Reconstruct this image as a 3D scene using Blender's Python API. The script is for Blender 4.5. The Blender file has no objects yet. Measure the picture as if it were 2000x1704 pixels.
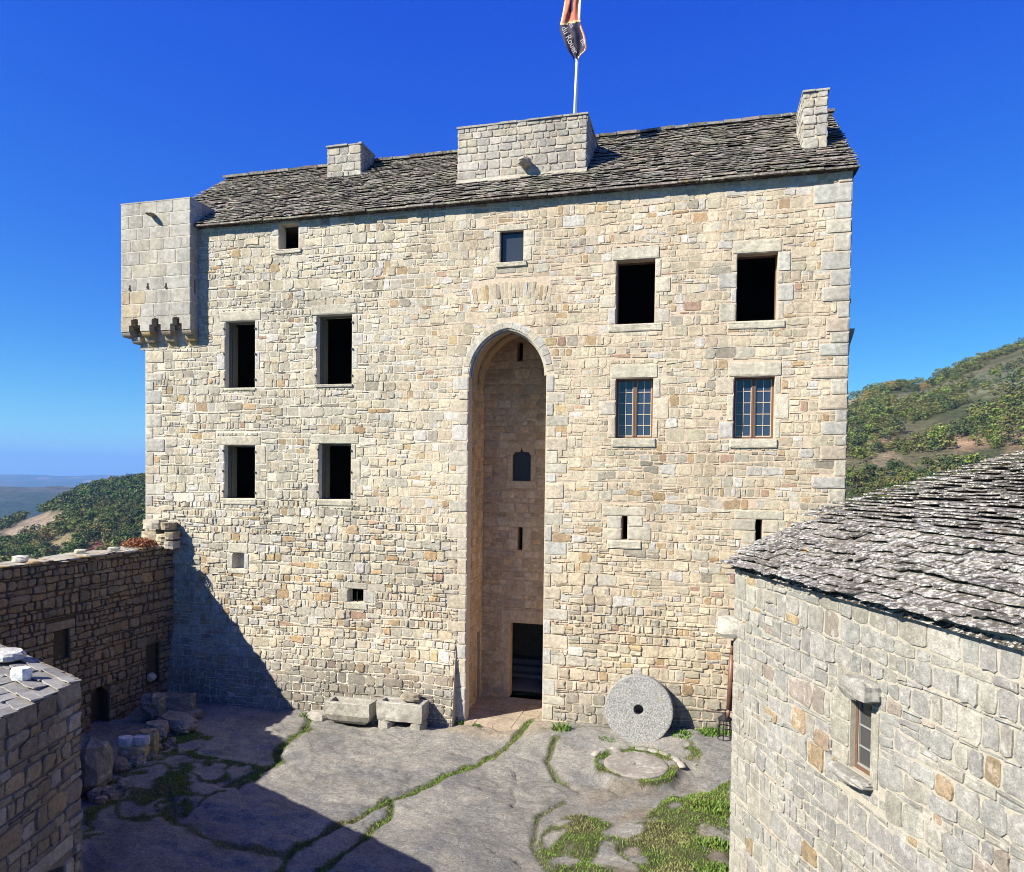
import bpy, math, random
import numpy as np
from mathutils import Vector, noise as mnoise

# ------------------------------------------------------------------ camera, sky, sun
F, CX, CY, HC = 1388.66, 1000.0, 957.0, 7.6
YAW, PITCH, ROLL = (math.radians(a) for a in (14.872, 1.4552, -0.6687))
C_FW = Vector((-math.sin(YAW)*math.cos(PITCH), math.cos(YAW)*math.cos(PITCH), -math.sin(PITCH)))
_r = Vector((math.cos(YAW), math.sin(YAW), 0.0)); _u = _r.cross(C_FW)
C_RT = _r*math.cos(ROLL) - _u*math.sin(ROLL); C_UP = _u*math.cos(ROLL) + _r*math.sin(ROLL)
scene = bpy.context.scene
col = scene.collection
cam_d = bpy.data.cameras.new("camera"); cam = bpy.data.objects.new("camera", cam_d); col.objects.link(cam)
from mathutils import Matrix
cam.matrix_world = Matrix(((C_RT.x, C_UP.x, -C_FW.x, 0), (C_RT.y, C_UP.y, -C_FW.y, 0), (C_RT.z, C_UP.z, -C_FW.z, HC), (0, 0, 0, 1)))
cam_d.sensor_fit = 'HORIZONTAL'; cam_d.sensor_width = 36.0; cam_d.lens = 36.0*F/2000.0
cam_d.shift_y = (CY-852.0)/2000.0
cam_d.clip_start = 0.1; cam_d.clip_end = 60000
scene.camera = cam

SUN_DIR = Vector((1.0, 0.94, -1.043)).normalized()
SUN_EL = math.asin(-SUN_DIR.z)
SUN_STRENGTH, SKY_STRENGTH, EXPOSURE = 5.0, 0.0667, 1.25
world = bpy.data.worlds.new("World"); scene.world = world; world.use_nodes = True
wn = world.node_tree.nodes; wl = world.node_tree.links
for n in list(wn): wn.remove(n)
w_out = wn.new('ShaderNodeOutputWorld'); w_bg = wn.new('ShaderNodeBackground'); w_sky = wn.new('ShaderNodeTexSky')
w_sky.sky_type = 'NISHITA'; w_sky.sun_disc = False
w_sky.sun_elevation = SUN_EL
w_sky.sun_rotation = math.atan2(-SUN_DIR.x, -SUN_DIR.y)
w_sky.altitude = 600; w_sky.air_density = 1.0; w_sky.dust_density = 0.25; w_sky.ozone_density = 3.0
w_hs = wn.new('ShaderNodeHueSaturation'); w_hs.inputs['Saturation'].default_value = 1.3
wl.new(w_sky.outputs[0], w_hs.inputs['Color'])
w_bg.inputs['Strength'].default_value = SKY_STRENGTH
w_sep = wn.new('ShaderNodeSeparateColor'); w_com = wn.new('ShaderNodeCombineColor'); wl.new(w_hs.outputs[0], w_sep.inputs[0])
for i_, (p_, g_) in enumerate(((1.154, 0.529), (1.184, 0.973), (0.346, 1.016))):   # deep clear autumn blue: response of each channel
    a_ = wn.new('ShaderNodeMath'); a_.operation = 'MULTIPLY'; a_.inputs[1].default_value = 0.1244
    b_ = wn.new('ShaderNodeMath'); b_.operation = 'POWER'; b_.inputs[1].default_value = p_
    c_ = wn.new('ShaderNodeMath'); c_.operation = 'MULTIPLY'; c_.inputs[1].default_value = g_/0.1586
    wl.new(w_sep.outputs[i_], a_.inputs[0]); wl.new(a_.outputs[0], b_.inputs[0]); wl.new(b_.outputs[0], c_.inputs[0]); wl.new(c_.outputs[0], w_com.inputs[i_])
wl.new(w_com.outputs[0], w_bg.inputs['Color']); wl.new(w_bg.outputs[0], w_out.inputs['Surface'])
sun_d = bpy.data.lights.new("sun", 'SUN'); sun = bpy.data.objects.new("sun", sun_d); col.objects.link(sun)
sun_d.energy = SUN_STRENGTH; sun_d.angle = math.radians(0.5); sun_d.color = (1.0, 0.93, 0.79)
sun.rotation_euler = SUN_DIR.to_track_quat('-Z', 'Y').to_euler(); sun.location = (-40, -40, 50)
vs = scene.view_settings
vs.view_transform = 'Standard'; vs.look = 'None'; vs.exposure = EXPOSURE; vs.gamma = 1.0; vs.use_curve_mapping = False
scene.render.engine = 'CYCLES'
scene.cycles.use_denoising = True; scene.cycles.denoising_input_passes = 'RGB_ALBEDO_NORMAL'; scene.cycles.denoising_prefilter = 'ACCURATE'
scene.cycles.pixel_filter_type = 'BLACKMAN_HARRIS'; scene.cycles.filter_width = 1.0
scene.cycles.volume_bounces = 0
scene.cycles.max_bounces = 6
scene.cycles.sample_clamp_indirect = 1.2

# ------------------------------------------------------------------ measuring helpers (photo point -> point in the place)
def ray(px, py): return C_RT*((px-CX)/F) - C_UP*((py-CY)/F) + C_FW
def onY(px, py, Y):
    d = ray(px, py); d = d*(Y/d.y); return Vector((d.x, Y, d.z+HC))
def onX(px, py, X):
    d = ray(px, py); d = d*(X/d.x); return Vector((X, d.y, d.z+HC))
def onG(px, py, Z=0.0):
    d = ray(px, py); d = d*((Z-HC)/d.z); return Vector((d.x, d.y, Z))
def proj(p):
    v = Vector(p) - Vector((0, 0, HC)); w = v.dot(C_FW)
    if w <= 0.1: return (-1e5, -1e5)
    return (CX+F*v.dot(C_RT)/w, CY-F*v.dot(C_UP)/w)
def lerp(a, b, t): return a+(b-a)*t
def sstep(a, b, x):
    t = min(1, max(0, (x-a)/(b-a))); return t*t*(3-2*t)
def nz(x, y, z=0.0): return mnoise.noise(Vector((x, y, z)))
def interp(x, xs, ys): return float(np.interp(x, xs, ys))

# ------------------------------------------------------------------ objects
def tag(o, label=None, cat=None, group=None, kind=None):
    if label: o['label'] = label
    if cat: o['category'] = cat
    if group: o['group'] = group
    if kind: o['kind'] = kind
    return o
def empty(name, loc, label, cat, group=None):
    o = bpy.data.objects.new(name, None); o.location = loc; o.empty_display_size = 0.3; col.objects.link(o)
    return tag(o, label, cat, group)
class MB:
    def __init__(s): s.v = []; s.f = []; s.c = []; s.m = []
    def add(s, verts, faces, color=(1, 1, 1), mi=0):
        b = len(s.v); s.v.extend(verts); s.f.extend([tuple(i+b for i in f) for f in faces])
        if color and isinstance(color[0], (tuple, list)): s.c.extend(color)
        else: s.c.extend([color]*len(verts))
        s.m.extend([mi]*len(faces))
    def quad(s, a, b, c, d, color=(1, 1, 1), mi=0): s.add([a, b, c, d], [(0, 1, 2, 3)], color, mi)
    def box(s, x0, x1, y0, y1, z0, z1, color=(1, 1, 1), mi=0, M=None):
        vs_ = [Vector(p) for p in ((x0, y0, z0), (x1, y0, z0), (x1, y1, z0), (x0, y1, z0), (x0, y0, z1), (x1, y0, z1), (x1, y1, z1), (x0, y1, z1))]
        if M: vs_ = [M @ p for p in vs_]
        s.add([tuple(p) for p in vs_], [(0, 3, 2, 1), (4, 5, 6, 7), (0, 1, 5, 4), (1, 2, 6, 5), (2, 3, 7, 6), (3, 0, 4, 7)], color, mi)
    def tube(s, pts, rad, n=10, color=(1, 1, 1), mi=0, cap=True):
        rings = []; vv = []
        for i, p in enumerate(pts):
            p = Vector(p); a = Vector(pts[max(0, i-1)]); b = Vector(pts[min(len(pts)-1, i+1)]); t = (b-a).normalized()
            x = t.orthogonal().normalized() if i == 0 else (px_ - t*px_.dot(t)).normalized()
            px_ = x; y = t.cross(x); r = rad[i] if isinstance(rad, (list, tuple)) else rad
            for k in range(n):
                q = 2*math.pi*k/n; vv.append(tuple(p + x*(r*math.cos(q)) + y*(r*math.sin(q))))
        fs = []
        for i in range(len(pts)-1):
            for k in range(n): fs.append((i*n+k, i*n+(k+1) % n, (i+1)*n+(k+1) % n, (i+1)*n+k))
        if cap: fs.append(tuple(range(n-1, -1, -1))); fs.append(tuple((len(pts)-1)*n+k for k in range(n)))
        s.add(vv, fs, color, mi)
    def build(s, name, mats, parent=None, smooth=False):
        me = bpy.data.meshes.new(name); me.from_pydata([tuple(p) for p in s.v], [], s.f); 
        if not isinstance(mats, (list, tuple)): mats = [mats]
        for m in mats: me.materials.append(m)
        ca = me.color_attributes.new("Col", 'FLOAT_COLOR', 'POINT')
        arr = np.ones((len(s.v), 4), np.float32); arr[:, :3] = np.array(s.c, np.float32).reshape(-1, 3); ca.data.foreach_set('color', arr.ravel())
        me.polygons.foreach_set('material_index', np.array(s.m, np.int32))
        if smooth: me.polygons.foreach_set('use_smooth', np.ones(len(s.f), bool))
        me.update(); o = bpy.data.objects.new(name, me); col.objects.link(o)
        if parent is not None:
            o.parent = parent; o.matrix_parent_inverse = Matrix.Translation(-world_loc(parent))
        return o
def world_loc(o):
    v = Vector(o.location)
    return v

# ------------------------------------------------------------------ materials
def nodes(name):
    m = bpy.data.materials.new(name); m.use_nodes = True; nt = m.node_tree
    return m, nt.nodes, nt.links, nt.nodes['Principled BSDF']
def _noise(N, L, scale, detail=4, rough=0.6, co=None):
    t = N.new('ShaderNodeTexNoise'); t.inputs['Scale'].default_value = scale; t.inputs['Detail'].default_value = detail; t.inputs['Roughness'].default_value = rough
    if co is not None: L.new(co, t.inputs['Vector'])
    return t.outputs['Fac']
def _ramp(N, L, src, p0, p1, c0=(0, 0, 0, 1), c1=(1, 1, 1, 1)):
    r = N.new('ShaderNodeValToRGB'); L.new(src, r.inputs[0]); e = r.color_ramp.elements
    e[0].position = p0; e[1].position = p1; e[0].color = c0; e[1].color = c1
    return r.outputs[0]
def _mix(N, L, fac, a, b, mode='MIX'):
    x = N.new('ShaderNodeMix'); x.data_type = 'RGBA'; x.blend_type = mode; x.clamp_factor = True
    for s_, v in ((x.inputs[0], fac), (x.inputs[6], a), (x.inputs[7], b)):
        if hasattr(v, 'links'): L.new(v, s_)
        elif isinstance(v, (int, float)): s_.default_value = v
        else: s_.default_value = (*v, 1) if len(v) == 3 else v
    return x.outputs[2]
def _bump(N, L, B, h, strength, dist):
    b = N.new('ShaderNodeBump'); b.inputs['Strength'].default_value = strength; b.inputs['Distance'].default_value = dist
    L.new(h, b.inputs['Height']); L.new(b.outputs[0], B.inputs['Normal']); return b
def g3(v): return (v, v, v)
def mat_stone(name, tint=(1, 1, 1), stain=(0.10, 0.09, 0.075), stain_amt=0.35, lichen=None, lichen_amt=0.0, bump=0.6, scale=1.0, rough=0.92):
    """colour of each stone from its own attribute, mottled grain, dark weathering spots, optional lichen"""
    m, N, L, B = nodes(name); B.inputs['Roughness'].default_value = rough; B.inputs['Specular IOR Level'].default_value = 0.25
    tc = N.new('ShaderNodeTexCoord'); co = tc.outputs['Object']
    at = N.new('ShaderNodeAttribute'); at.attribute_name = 'Col'
    c = _mix(N, L, 1.0, at.outputs['Color'], tuple(.86*q for q in tint), 'MULTIPLY')
    mp = N.new('ShaderNodeMapping'); mp.inputs['Scale'].default_value = (1.0, 1.0, 0.14); L.new(co, mp.inputs[0]); n7 = _noise(N, L, 1.3, 5, .65, mp.outputs[0])
    c = _mix(N, L, 1.0, c, _ramp(N, L, n7, .42, .68, (1.06, 1.06, 1.06, 1), (.76, .755, .75, 1)), 'MULTIPLY')
    n1 = _noise(N, L, 9*scale, 6, 0.65, co); n2 = _noise(N, L, 45*scale, 4, 0.7, co); n3 = _noise(N, L, 1.1*scale, 5, 0.6, co)
    v1 = _ramp(N, L, n1, 0.25, 0.75, (0.62, 0.62, 0.62, 1), (1.30, 1.30, 1.28, 1)); c = _mix(N, L, 1.0, c, v1, 'MULTIPLY')
    v2 = _ramp(N, L, n2, 0.3, 0.7, (0.66, 0.65, 0.64, 1), (1.28, 1.28, 1.28, 1)); c = _mix(N, L, 1.0, c, v2, 'MULTIPLY')
    sm = _mix(N, L, 1.0, _ramp(N, L, n3, 0.5, 0.72), _ramp(N, L, n1, 0.35, 0.7), 'MULTIPLY')
    sm2 = _mix(N, L, 1.0, sm, g3(stain_amt), 'MULTIPLY'); c = _mix(N, L, sm2, c, stain)
    if lichen:
        nl = _noise(N, L, 5.5*scale, 7, 0.72, co); lm = _mix(N, L, 1.0, _ramp(N, L, nl, 0.56, 0.62), g3(lichen_amt), 'MULTIPLY'); c = _mix(N, L, lm, c, lichen)
    L.new(c, B.inputs['Base Color'])
    h = N.new('ShaderNodeMath'); h.operation = 'ADD'; L.new(n1, h.inputs[0])
    h2 = N.new('ShaderNodeMath'); h2.operation = 'MULTIPLY'; L.new(n2, h2.inputs[0]); h2.inputs[1].default_value = 0.5; L.new(h2.outputs[0], h.inputs[1])
    _bump(N, L, B, h.outputs[0], bump, 0.02/scale)
    return m
def mat_lauze(name, dark, light, pale, cover, bump=0.8, sc=1.0):
    """stone roof slabs: each slab own tone, speckled with pale crust lichen"""
    m, N, L, B = nodes(name); B.inputs['Roughness'].default_value = 0.9; B.inputs['Specular IOR Level'].default_value = 0.25
    co = N.new('ShaderNodeTexCoord').outputs['Object']; at = N.new('ShaderNodeAttribute'); at.attribute_name = 'Col'
    n1 = _noise(N, L, 6*sc, 7, 0.75, co); n2 = _noise(N, L, 28*sc, 5, 0.75, co); n3 = _noise(N, L, 1.3, 4, 0.6, co)
    base = _mix(N, L, _ramp(N, L, n1, 0.3, 0.7), tuple(.85*q for q in dark), tuple(.85*q for q in light)); base = _mix(N, L, 1.0, base, at.outputs['Color'], 'MULTIPLY')
    a = N.new('ShaderNodeMath'); a.operation = 'MULTIPLY_ADD'; L.new(n2, a.inputs[0]); a.inputs[1].default_value = 0.55; L.new(n1, a.inputs[2])
    a2 = N.new('ShaderNodeMath'); a2.operation = 'MULTIPLY_ADD'; L.new(n3, a2.inputs[0]); a2.inputs[1].default_value = 0.22; L.new(a.outputs[0], a2.inputs[2])
    lm = _ramp(N, L, a2.outputs[0], cover, cover+0.06); c = _mix(N, L, lm, base, pale)
    og = _noise(N, L, 2.3, 5, 0.7, co); c = _mix(N, L, _ramp(N, L, og, 0.70, 0.74), c, (0.42, 0.22, 0.04))
    L.new(c, B.inputs['Base Color']); _bump(N, L, B, a.outputs[0], bump, 0.02)
    return m
def mat_plain(name, c, rough=0.7, var=0.25, scale=8, metal=0.0, bump=0.2):
    m, N, L, B = nodes(name); B.inputs['Roughness'].default_value = rough; B.inputs['Metallic'].default_value = metal
    co = N.new('ShaderNodeTexCoord').outputs['Object']; n = _noise(N, L, scale, 5, 0.65, co)
    r = _ramp(N, L, n, 0.25, 0.75, (*[x*(1-var) for x in c], 1), (*[min(1, x*(1+var)) for x in c], 1)); L.new(r, B.inputs['Base Color'])
    if bump: _bump(N, L, B, n, bump, 0.01)
    return m
def mat_leaf(name, c, var=0.5, tr=0.25):
    m, N, L, B = nodes(name); B.inputs['Roughness'].default_value = 0.65; B.inputs['Specular IOR Level'].default_value = 0.2
    at = N.new('ShaderNodeAttribute'); at.attribute_name = 'Col'
    oi = N.new('ShaderNodeObjectInfo'); h = N.new('ShaderNodeHueSaturation')
    mr = N.new('ShaderNodeMapRange'); L.new(oi.outputs['Random'], mr.inputs[0]); mr.inputs[3].default_value = 0.47; mr.inputs[4].default_value = 0.53; L.new(mr.outputs[0], h.inputs['Hue'])
    mv = N.new('ShaderNodeMapRange'); L.new(oi.outputs['Random'], mv.inputs[0]); mv.inputs[3].default_value = 1+var; mv.inputs[4].default_value = 1-var*0.6; L.new(mv.outputs[0], h.inputs['Value'])
    cc = _mix(N, L, 1.0, at.outputs['Color'], c, 'MULTIPLY'); L.new(cc, h.inputs['Color']); L.new(h.outputs[0], B.inputs['Base Color'])
    return m

def mat_mortar(name, left, right, x0, x1, joint_scale=3.0):
    m, N, L, B = nodes(name); B.inputs['Roughness'].default_value = 0.95; B.inputs['Specular IOR Level'].default_value = 0.15
    co = N.new('ShaderNodeTexCoord').outputs['Object']; sx = N.new('ShaderNodeSeparateXYZ'); L.new(co, sx.inputs[0])
    n0 = _noise(N, L, 0.35, 4, 0.6, co); ma = N.new('ShaderNodeMath'); ma.operation = 'MULTIPLY_ADD'; L.new(n0, ma.inputs[0]); ma.inputs[1].default_value = 9.0
    L.new(sx.outputs[0], ma.inputs[2])
    mr = N.new('ShaderNodeMapRange'); L.new(ma.outputs[0], mr.inputs[0]); mr.inputs[1].default_value = x0+4.5; mr.inputs[2].default_value = x1+4.5
    c = _mix(N, L, mr.outputs[0], tuple(.8*q for q in left), tuple(.8*q for q in right))
    n1 = _noise(N, L, joint_scale*3, 6, 0.7, co); n2 = _noise(N, L, 60, 3, 0.7, co)
    c = _mix(N, L, 1.0, c, _ramp(N, L, n1, 0.25, 0.75, (0.72, 0.71, 0.69, 1), (1.15, 1.15, 1.15, 1)), 'MULTIPLY')
    n3 = _noise(N, L, 1.7, 5, 0.65, co); c = _mix(N, L, _ramp(N, L, n3, 0.6, 0.78, (0, 0, 0, 1), (0.45, 0.45, 0.45, 1)), c, (0.26, 0.215, 0.155))
    L.new(c, B.inputs['Base Color'])
    h = N.new('ShaderNodeMath'); h.operation = 'ADD'; L.new(n1, h.inputs[0]); L.new(n2, h.inputs[1]); _bump(N, L, B, h.outputs[0], 0.7, 0.02)
    return m

M_STONE = mat_stone("castle_stone")
M_MORTAR = mat_mortar("castle_mortar", (0.68, 0.635, 0.525), (0.62, 0.51, 0.385), -11.0, -4.0)
M_ASHLAR = mat_stone("dressed_stone", stain_amt=0.25, bump=0.3)
M_GREY = mat_stone("grey_weathered_stone", stain_amt=0.8, stain=(0.12, 0.115, 0.10), lichen=(0.42, 0.42, 0.38), lichen_amt=0.5, bump=0.6)
M_RMORTAR = mat_mortar("recess_mortar", (0.62, 0.47, 0.315), (0.62, 0.47, 0.315), -5, 5)
M_INSIDE = mat_plain("interior_dark", (0.035, 0.03, 0.026), 0.9)  # near-black colour puts the rooms' darkness into the surface
M_INFLOOR = mat_plain("interior_floor", (0.16, 0.15, 0.14), 0.8)
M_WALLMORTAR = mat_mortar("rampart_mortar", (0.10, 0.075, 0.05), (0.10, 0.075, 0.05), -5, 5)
M_RUBBLE = mat_stone("rampart_stone", stain_amt=0.45, stain=(0.07, 0.06, 0.05), lichen=(0.30, 0.24, 0.14), lichen_amt=0.4)
M_HMORTAR = mat_mortar("house_mortar", (0.47, 0.44, 0.365), (0.47, 0.44, 0.38), 0, 6, 4.0)
M_HOUSE = mat_stone("house_stone", stain_amt=0.35, stain=(0.16, 0.155, 0.15), lichen=(0.50, 0.49, 0.45), lichen_amt=0.35, bump=0.7)
M_LAUZE = mat_lauze("keep_roof_slabs", (0.095, 0.088, 0.078), (0.26, 0.242, 0.21), (0.40, 0.38, 0.33), 0.95, .8, 1.8)
M_LAUZE2 = mat_lauze("near_roof_slabs", (0.06, 0.053, 0.046), (0.20, 0.185, 0.165), (0.45, 0.445, 0.42), 0.90, 0.9, 2.3)
M_WOOD = mat_plain("brown_window_wood", (0.115, 0.062, 0.036), 0.55, 0.3, 20)
M_BAR = mat_plain("pale_glazing_bar", (0.42, 0.33, 0.24), 0.5, 0.2, 20)
M_GREENWOOD = mat_plain("weathered_frame_wood", (0.10, 0.10, 0.075), 0.7, 0.3, 20)
M_IRON = mat_plain("dark_iron", (0.03, 0.028, 0.03), 0.5, 0.3, 20, 0.6)
M_PIPE = mat_plain("rusty_brown_pipe", (0.16, 0.075, 0.055), 0.5, 0.25, 12, 0.2)
M_POLE = mat_plain("white_pole_paint", (0.78, 0.78, 0.76), 0.35, 0.06, 5)
M_GRANITE = None
def glass(name, base=(0.02, 0.03, 0.045), metal=0.0):
    m, N, L, B = nodes(name); B.inputs['Base Color'].default_value = (*base, 1); B.inputs['Roughness'].default_value = 0.06; B.inputs['IOR'].default_value = 1.55; B.inputs['Metallic'].default_value = metal
    co = N.new('ShaderNodeTexCoord').outputs['Object']; _bump(N, L, B, _noise(N, L, 3, 2, 0.5, co), 0.15, 0.02)
    return m
M_GLASS = glass("dark_window_glass", (0.02, 0.035, 0.075))

# ------------------------------------------------------------------ masonry
def cjit(rng, c, a=0.12, b=0.05):
    b *= 0.4; k = 1+rng.uniform(-a, a); return tuple(max(0.01, x*k*(1+rng.uniform(-b, b))) for x in c)
def stone(mb, rng, x0, x1, lo0, lo1, hi0, hi1, mapf, D, color, d0=-0.02, rnd=0.22, jit=0.07, flat=0.7):
    """one stone: irregular rounded outline, bevelled shoulder, uneven face"""
    h = max(0.03, min((hi0-lo0+hi1-lo1)/2, x1-x0)); r = rnd*h*rng.uniform(0.6, 1.3); j = jit*h
    def e(): return rng.uniform(-j, j)
    wv = x1-x0; n = 1 if wv < 1.7*h else 2
    pts = [(x0+r, lo0+e()*0.6)]
    for i in range(1, n+1): t = i/(n+1); pts.append((lerp(x0, x1, t), lerp(lo0, lo1, t)+e()))
    pts += [(x1-r, lo1+e()*0.6), (x1+e()*0.6, lo1+r)]
    pts += [(x1+e(), (lo1+hi1)/2), (x1+e()*0.6, hi1-r), (x1-r, hi1+e()*0.6)]
    for i in range(n, 0, -1): t = i/(n+1); pts.append((lerp(x0, x1, t), lerp(hi0, hi1, t)+e()))
    pts += [(x0+r, hi0+e()*0.6), (x0+e()*0.6, hi0-r), (x0+e(), (lo0+hi0)/2), (x0+e()*0.6, lo0+r)]
    cy = (lo0+lo1+hi0+hi1)/4; cx = (x0+x1)/2; s = max(0, wv/2-h*0.45)
    k = len(pts); vv = []; fs = []; cc = []
    tx, ty = rng.uniform(-1, 1)*D*flat/max(wv, .1), rng.uniform(-1, 1)*D*flat/h
    for (kk, dd, cs) in ((0.0, d0, 1.0), (0.07, D*0.78, 1.0), (0.32, D, 1.0)):
        for (a, b) in pts:
            q = min(max(a, cx-s), cx+s); u = a+(q-a)*kk; v = b+(cy-b)*kk
            d = dd
            if kk > 0: d = dd+tx*(u-cx)+ty*(v-cy)+rng.uniform(-1, 1)*D*0.14
            vv.append(mapf(u, v, d)); cc.append(tuple(x*cs for x in color))
    vv.append(mapf(cx, cy, D*rng.uniform(0.9, 1.12))); cc.append(color)
    for t in range(2):
        for i in range(k): fs.append((t*k+i, t*k+(i+1) % k, (t+1)*k+(i+1) % k, (t+1)*k+i))
    for i in range(k): fs.append((2*k+i, 2*k+(i+1) % k, 3*k))
    mb.add(vv, fs, cc)
def block(mb, rng, u0, u1, v0, v1, mapf, color, D=0.03, gap=0.008):
    stone(mb, rng, u0+gap, u1-gap, v0+gap, v0+gap, v1-gap, v1-gap, mapf, D, color, rnd=0.06, jit=0.012, flat=0.15)
def dv(D, u, v): return D(u, v) if callable(D) else D
def rubble(mb, seed, U0, U1, V0, V1, mapf, pal, hr=(0.13, 0.25), ar=(0.9, 2.6), gap=0.012, D=(0.015, 0.04), obst=(), top=None, wave=0.03, big=0.06, jit=0.07, rnd=0.22, shape=None, split=0.14, jointskip=0.0):
    rng = random.Random(seed); v = V0; k = 0
    while v < V1-0.04:
        h = rng.uniform(*hr)
        if v+h > V1-hr[0]*0.5: h = V1-v
        p1, p2 = seed*7.3+k*3.17, seed*7.3+(k+1)*3.17
        def bl(u, k=k, v=v, p=p1): return v if k == 0 else v+wave*(math.sin(u*0.9+p*5)+0.7*nz(u*0.8, p))
        def bh(u, v=v, h=h, p=p2): return v+h if v+h >= V1-0.001 else v+h+wave*(math.sin(u*0.9+p*5)+0.7*nz(u*0.8, p))
        lo, hi = v, v+h; act = []
        for ob in obst:
            r = ob(lo, hi) if callable(ob) else ob
            if r is None: continue
            if r[2] < hi-0.025 and r[3] > lo+0.025: act.append(r)
        brk = sorted({U0, U1} | {min(U1, max(U0, a)) for r in act for a in (r[0], r[1])})
        segs = []
        for a, b in zip(brk[:-1], brk[1:]):
            if b-a < 0.02: continue
            m = (a+b)/2; rs = [(lo, hi)]
            for r in act:
                if r[0] < m < r[1]:
                    nr = []
                    for (s0, s1) in rs:
                        if r[2] > s0+0.03: nr.append((s0, min(s1, r[2])))
                        if r[3] < s1-0.03: nr.append((max(s0, r[3]), s1))
                        if False: pass
                    rs = [q for q in nr if q[1]-q[0] > 0.03]
            for (s0, s1) in rs:
                full = (s0 == lo and s1 == hi)
                if full and segs and segs[-1][4] and abs(segs[-1][1]-a) < 1e-6: segs[-1][1] = b
                else: segs.append([a, b, s0, s1, full])
        for (a, b, s0, s1, full) in segs:
            x = a
            while x < b-0.02:
                hh = s1-s0; w = hh*rng.uniform(*ar)*(rng.uniform(1.2, 1.7) if rng.random() < big else 1)
                w = min(max(w, 0.10), 0.62 if hh < 0.3 else 0.95)
                if b-x-w < max(0.08, hh*0.5): w = b-x
                if w > 1.1: w = w/2
                x1 = x+w; mx = (x+x1)/2
                if top and s1 > top(mx)+0.02 and s0 > top(mx)-0.07: x = x1; continue
                if shape and not shape(mx, (s0+s1)/2): x = x1; continue
                l0, l1 = (bl(x), bl(x1)) if full else (s0, s0)
                q0, q1 = (bh(x), bh(x1)) if full else (s1, s1)
                if top: tq = top(mx); q0 = min(q0, tq); q1 = min(q1, tq)
                g = gap*rng.uniform(0.6, 1.5)
                if not (jointskip and rng.random() < jointskip):
                    if hh > 0.15 and w < 0.42 and rng.random() < split:
                        t = rng.uniform(0.35, 0.65); m0, m1 = lerp(l0, q0, t), lerp(l1, q1, t)
                        stone(mb, rng, x+g, x1-g, l0+g, l1+g, m0-g, m1-g, mapf, rng.uniform(*dv(D, mx, l0)), pal(rng, mx, l0), jit=jit, rnd=rnd)
                        stone(mb, rng, x+g, x1-g, m0+g, m1+g, q0-g, q1-g, mapf, rng.uniform(*dv(D, mx, l0)), pal(rng, mx, m0), jit=jit, rnd=rnd)
                    else:
                        stone(mb, rng, x+g, x1-g, l0+g, l1+g, q0-g, q1-g, mapf, rng.uniform(*dv(D, mx, l0)), pal(rng, mx, l0), jit=jit, rnd=rnd)
                x = x1
        v += h; k += 1
def panel(mb, U0, U1, V0, top, mapf, holes=(), step=0.6, vrows=(), mi=0, cuts=(), back_mi=None, reveal_mi=None):
    """wall sheet with holes; every hole is (u0,u1,v0,v1 or fn,depth,has_back); edges of holes go back into the wall"""
    tf = top if callable(top) else (lambda u: top)
    br = {U0, U1, *cuts}
    n = max(1, int((U1-U0)/step)); br |= {lerp(U0, U1, i/n) for i in range(n+1)}
    for hh in holes:
        br |= {hh[0], hh[1]}
        if callable(hh[3]): br |= {lerp(hh[0], hh[1], i/24) for i in range(25)}
    br = sorted(b for b in br if U0-1e-6 <= b <= U1+1e-6)
    for a, b in zip(br[:-1], br[1:]):
        if b-a < 1e-4: continue
        m = (a+b)/2; e = min(1e-3, (b-a)*0.01)
        iv = [[(V0, V0), (tf(a), tf(b))]]
        for hh in sorted((q for q in holes if q[0] < m < q[1]), key=lambda q: q[2]):
            t = hh[3] if callable(hh[3]) else (lambda u, q=hh: q[3])
            last = iv.pop(); iv.append([last[0], (hh[2], hh[2])]); iv.append([(t(a), t(b)), last[1]])
            mi_r = mi if reveal_mi is None else reveal_mi; dp = hh[4]
            mb.quad(mapf(a, t(a), 0), mapf(b, t(b), 0), mapf(b, t(b), -dp), mapf(a, t(a), -dp), mi=mi_r)
            mb.quad(mapf(b, hh[2], 0), mapf(a, hh[2], 0), mapf(a, hh[2], -dp), mapf(b, hh[2], -dp), mi=mi_r)
            if hh[5]: mb.quad(mapf(a, hh[2], -dp), mapf(b, hh[2], -dp), mapf(b, t(b), -dp), mapf(a, t(a), -dp), mi=(back_mi if back_mi is not None else mi_r))
        for (l, h) in iv:
            ys = [0.0] + [q for q in sorted(vrows) if l[0] < q < h[0] and l[1] < q < h[1]] + [None]
            prev = l
            for q in ys[1:]:
                cur = h if q is None else (q, q)
                if cur[0]-prev[0] > 1e-5 or cur[1]-prev[1] > 1e-5:
                    mb.quad(mapf(a+e, prev[0], 0, ) if False else mapf(a, prev[0], 0), mapf(b, prev[1], 0), mapf(b, cur[1], 0), mapf(a, cur[0], 0), mi=mi)
                prev = cur
    for hh in holes:
        t0 = hh[3](hh[0]) if callable(hh[3]) else hh[3]; t1 = hh[3](hh[1]) if callable(hh[3]) else hh[3]; dp = hh[4]
        mi_r = mi if reveal_mi is None else reveal_mi
        mb.quad(mapf(hh[0], hh[2], 0), mapf(hh[0], t0, 0), mapf(hh[0], t0, -dp), mapf(hh[0], hh[2], -dp), mi=mi_r)
        mb.quad(mapf(hh[1], t1, 0), mapf(hh[1], hh[2], 0), mapf(hh[1], hh[2], -dp), mapf(hh[1], t1, -dp), mi=mi_r)
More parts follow.
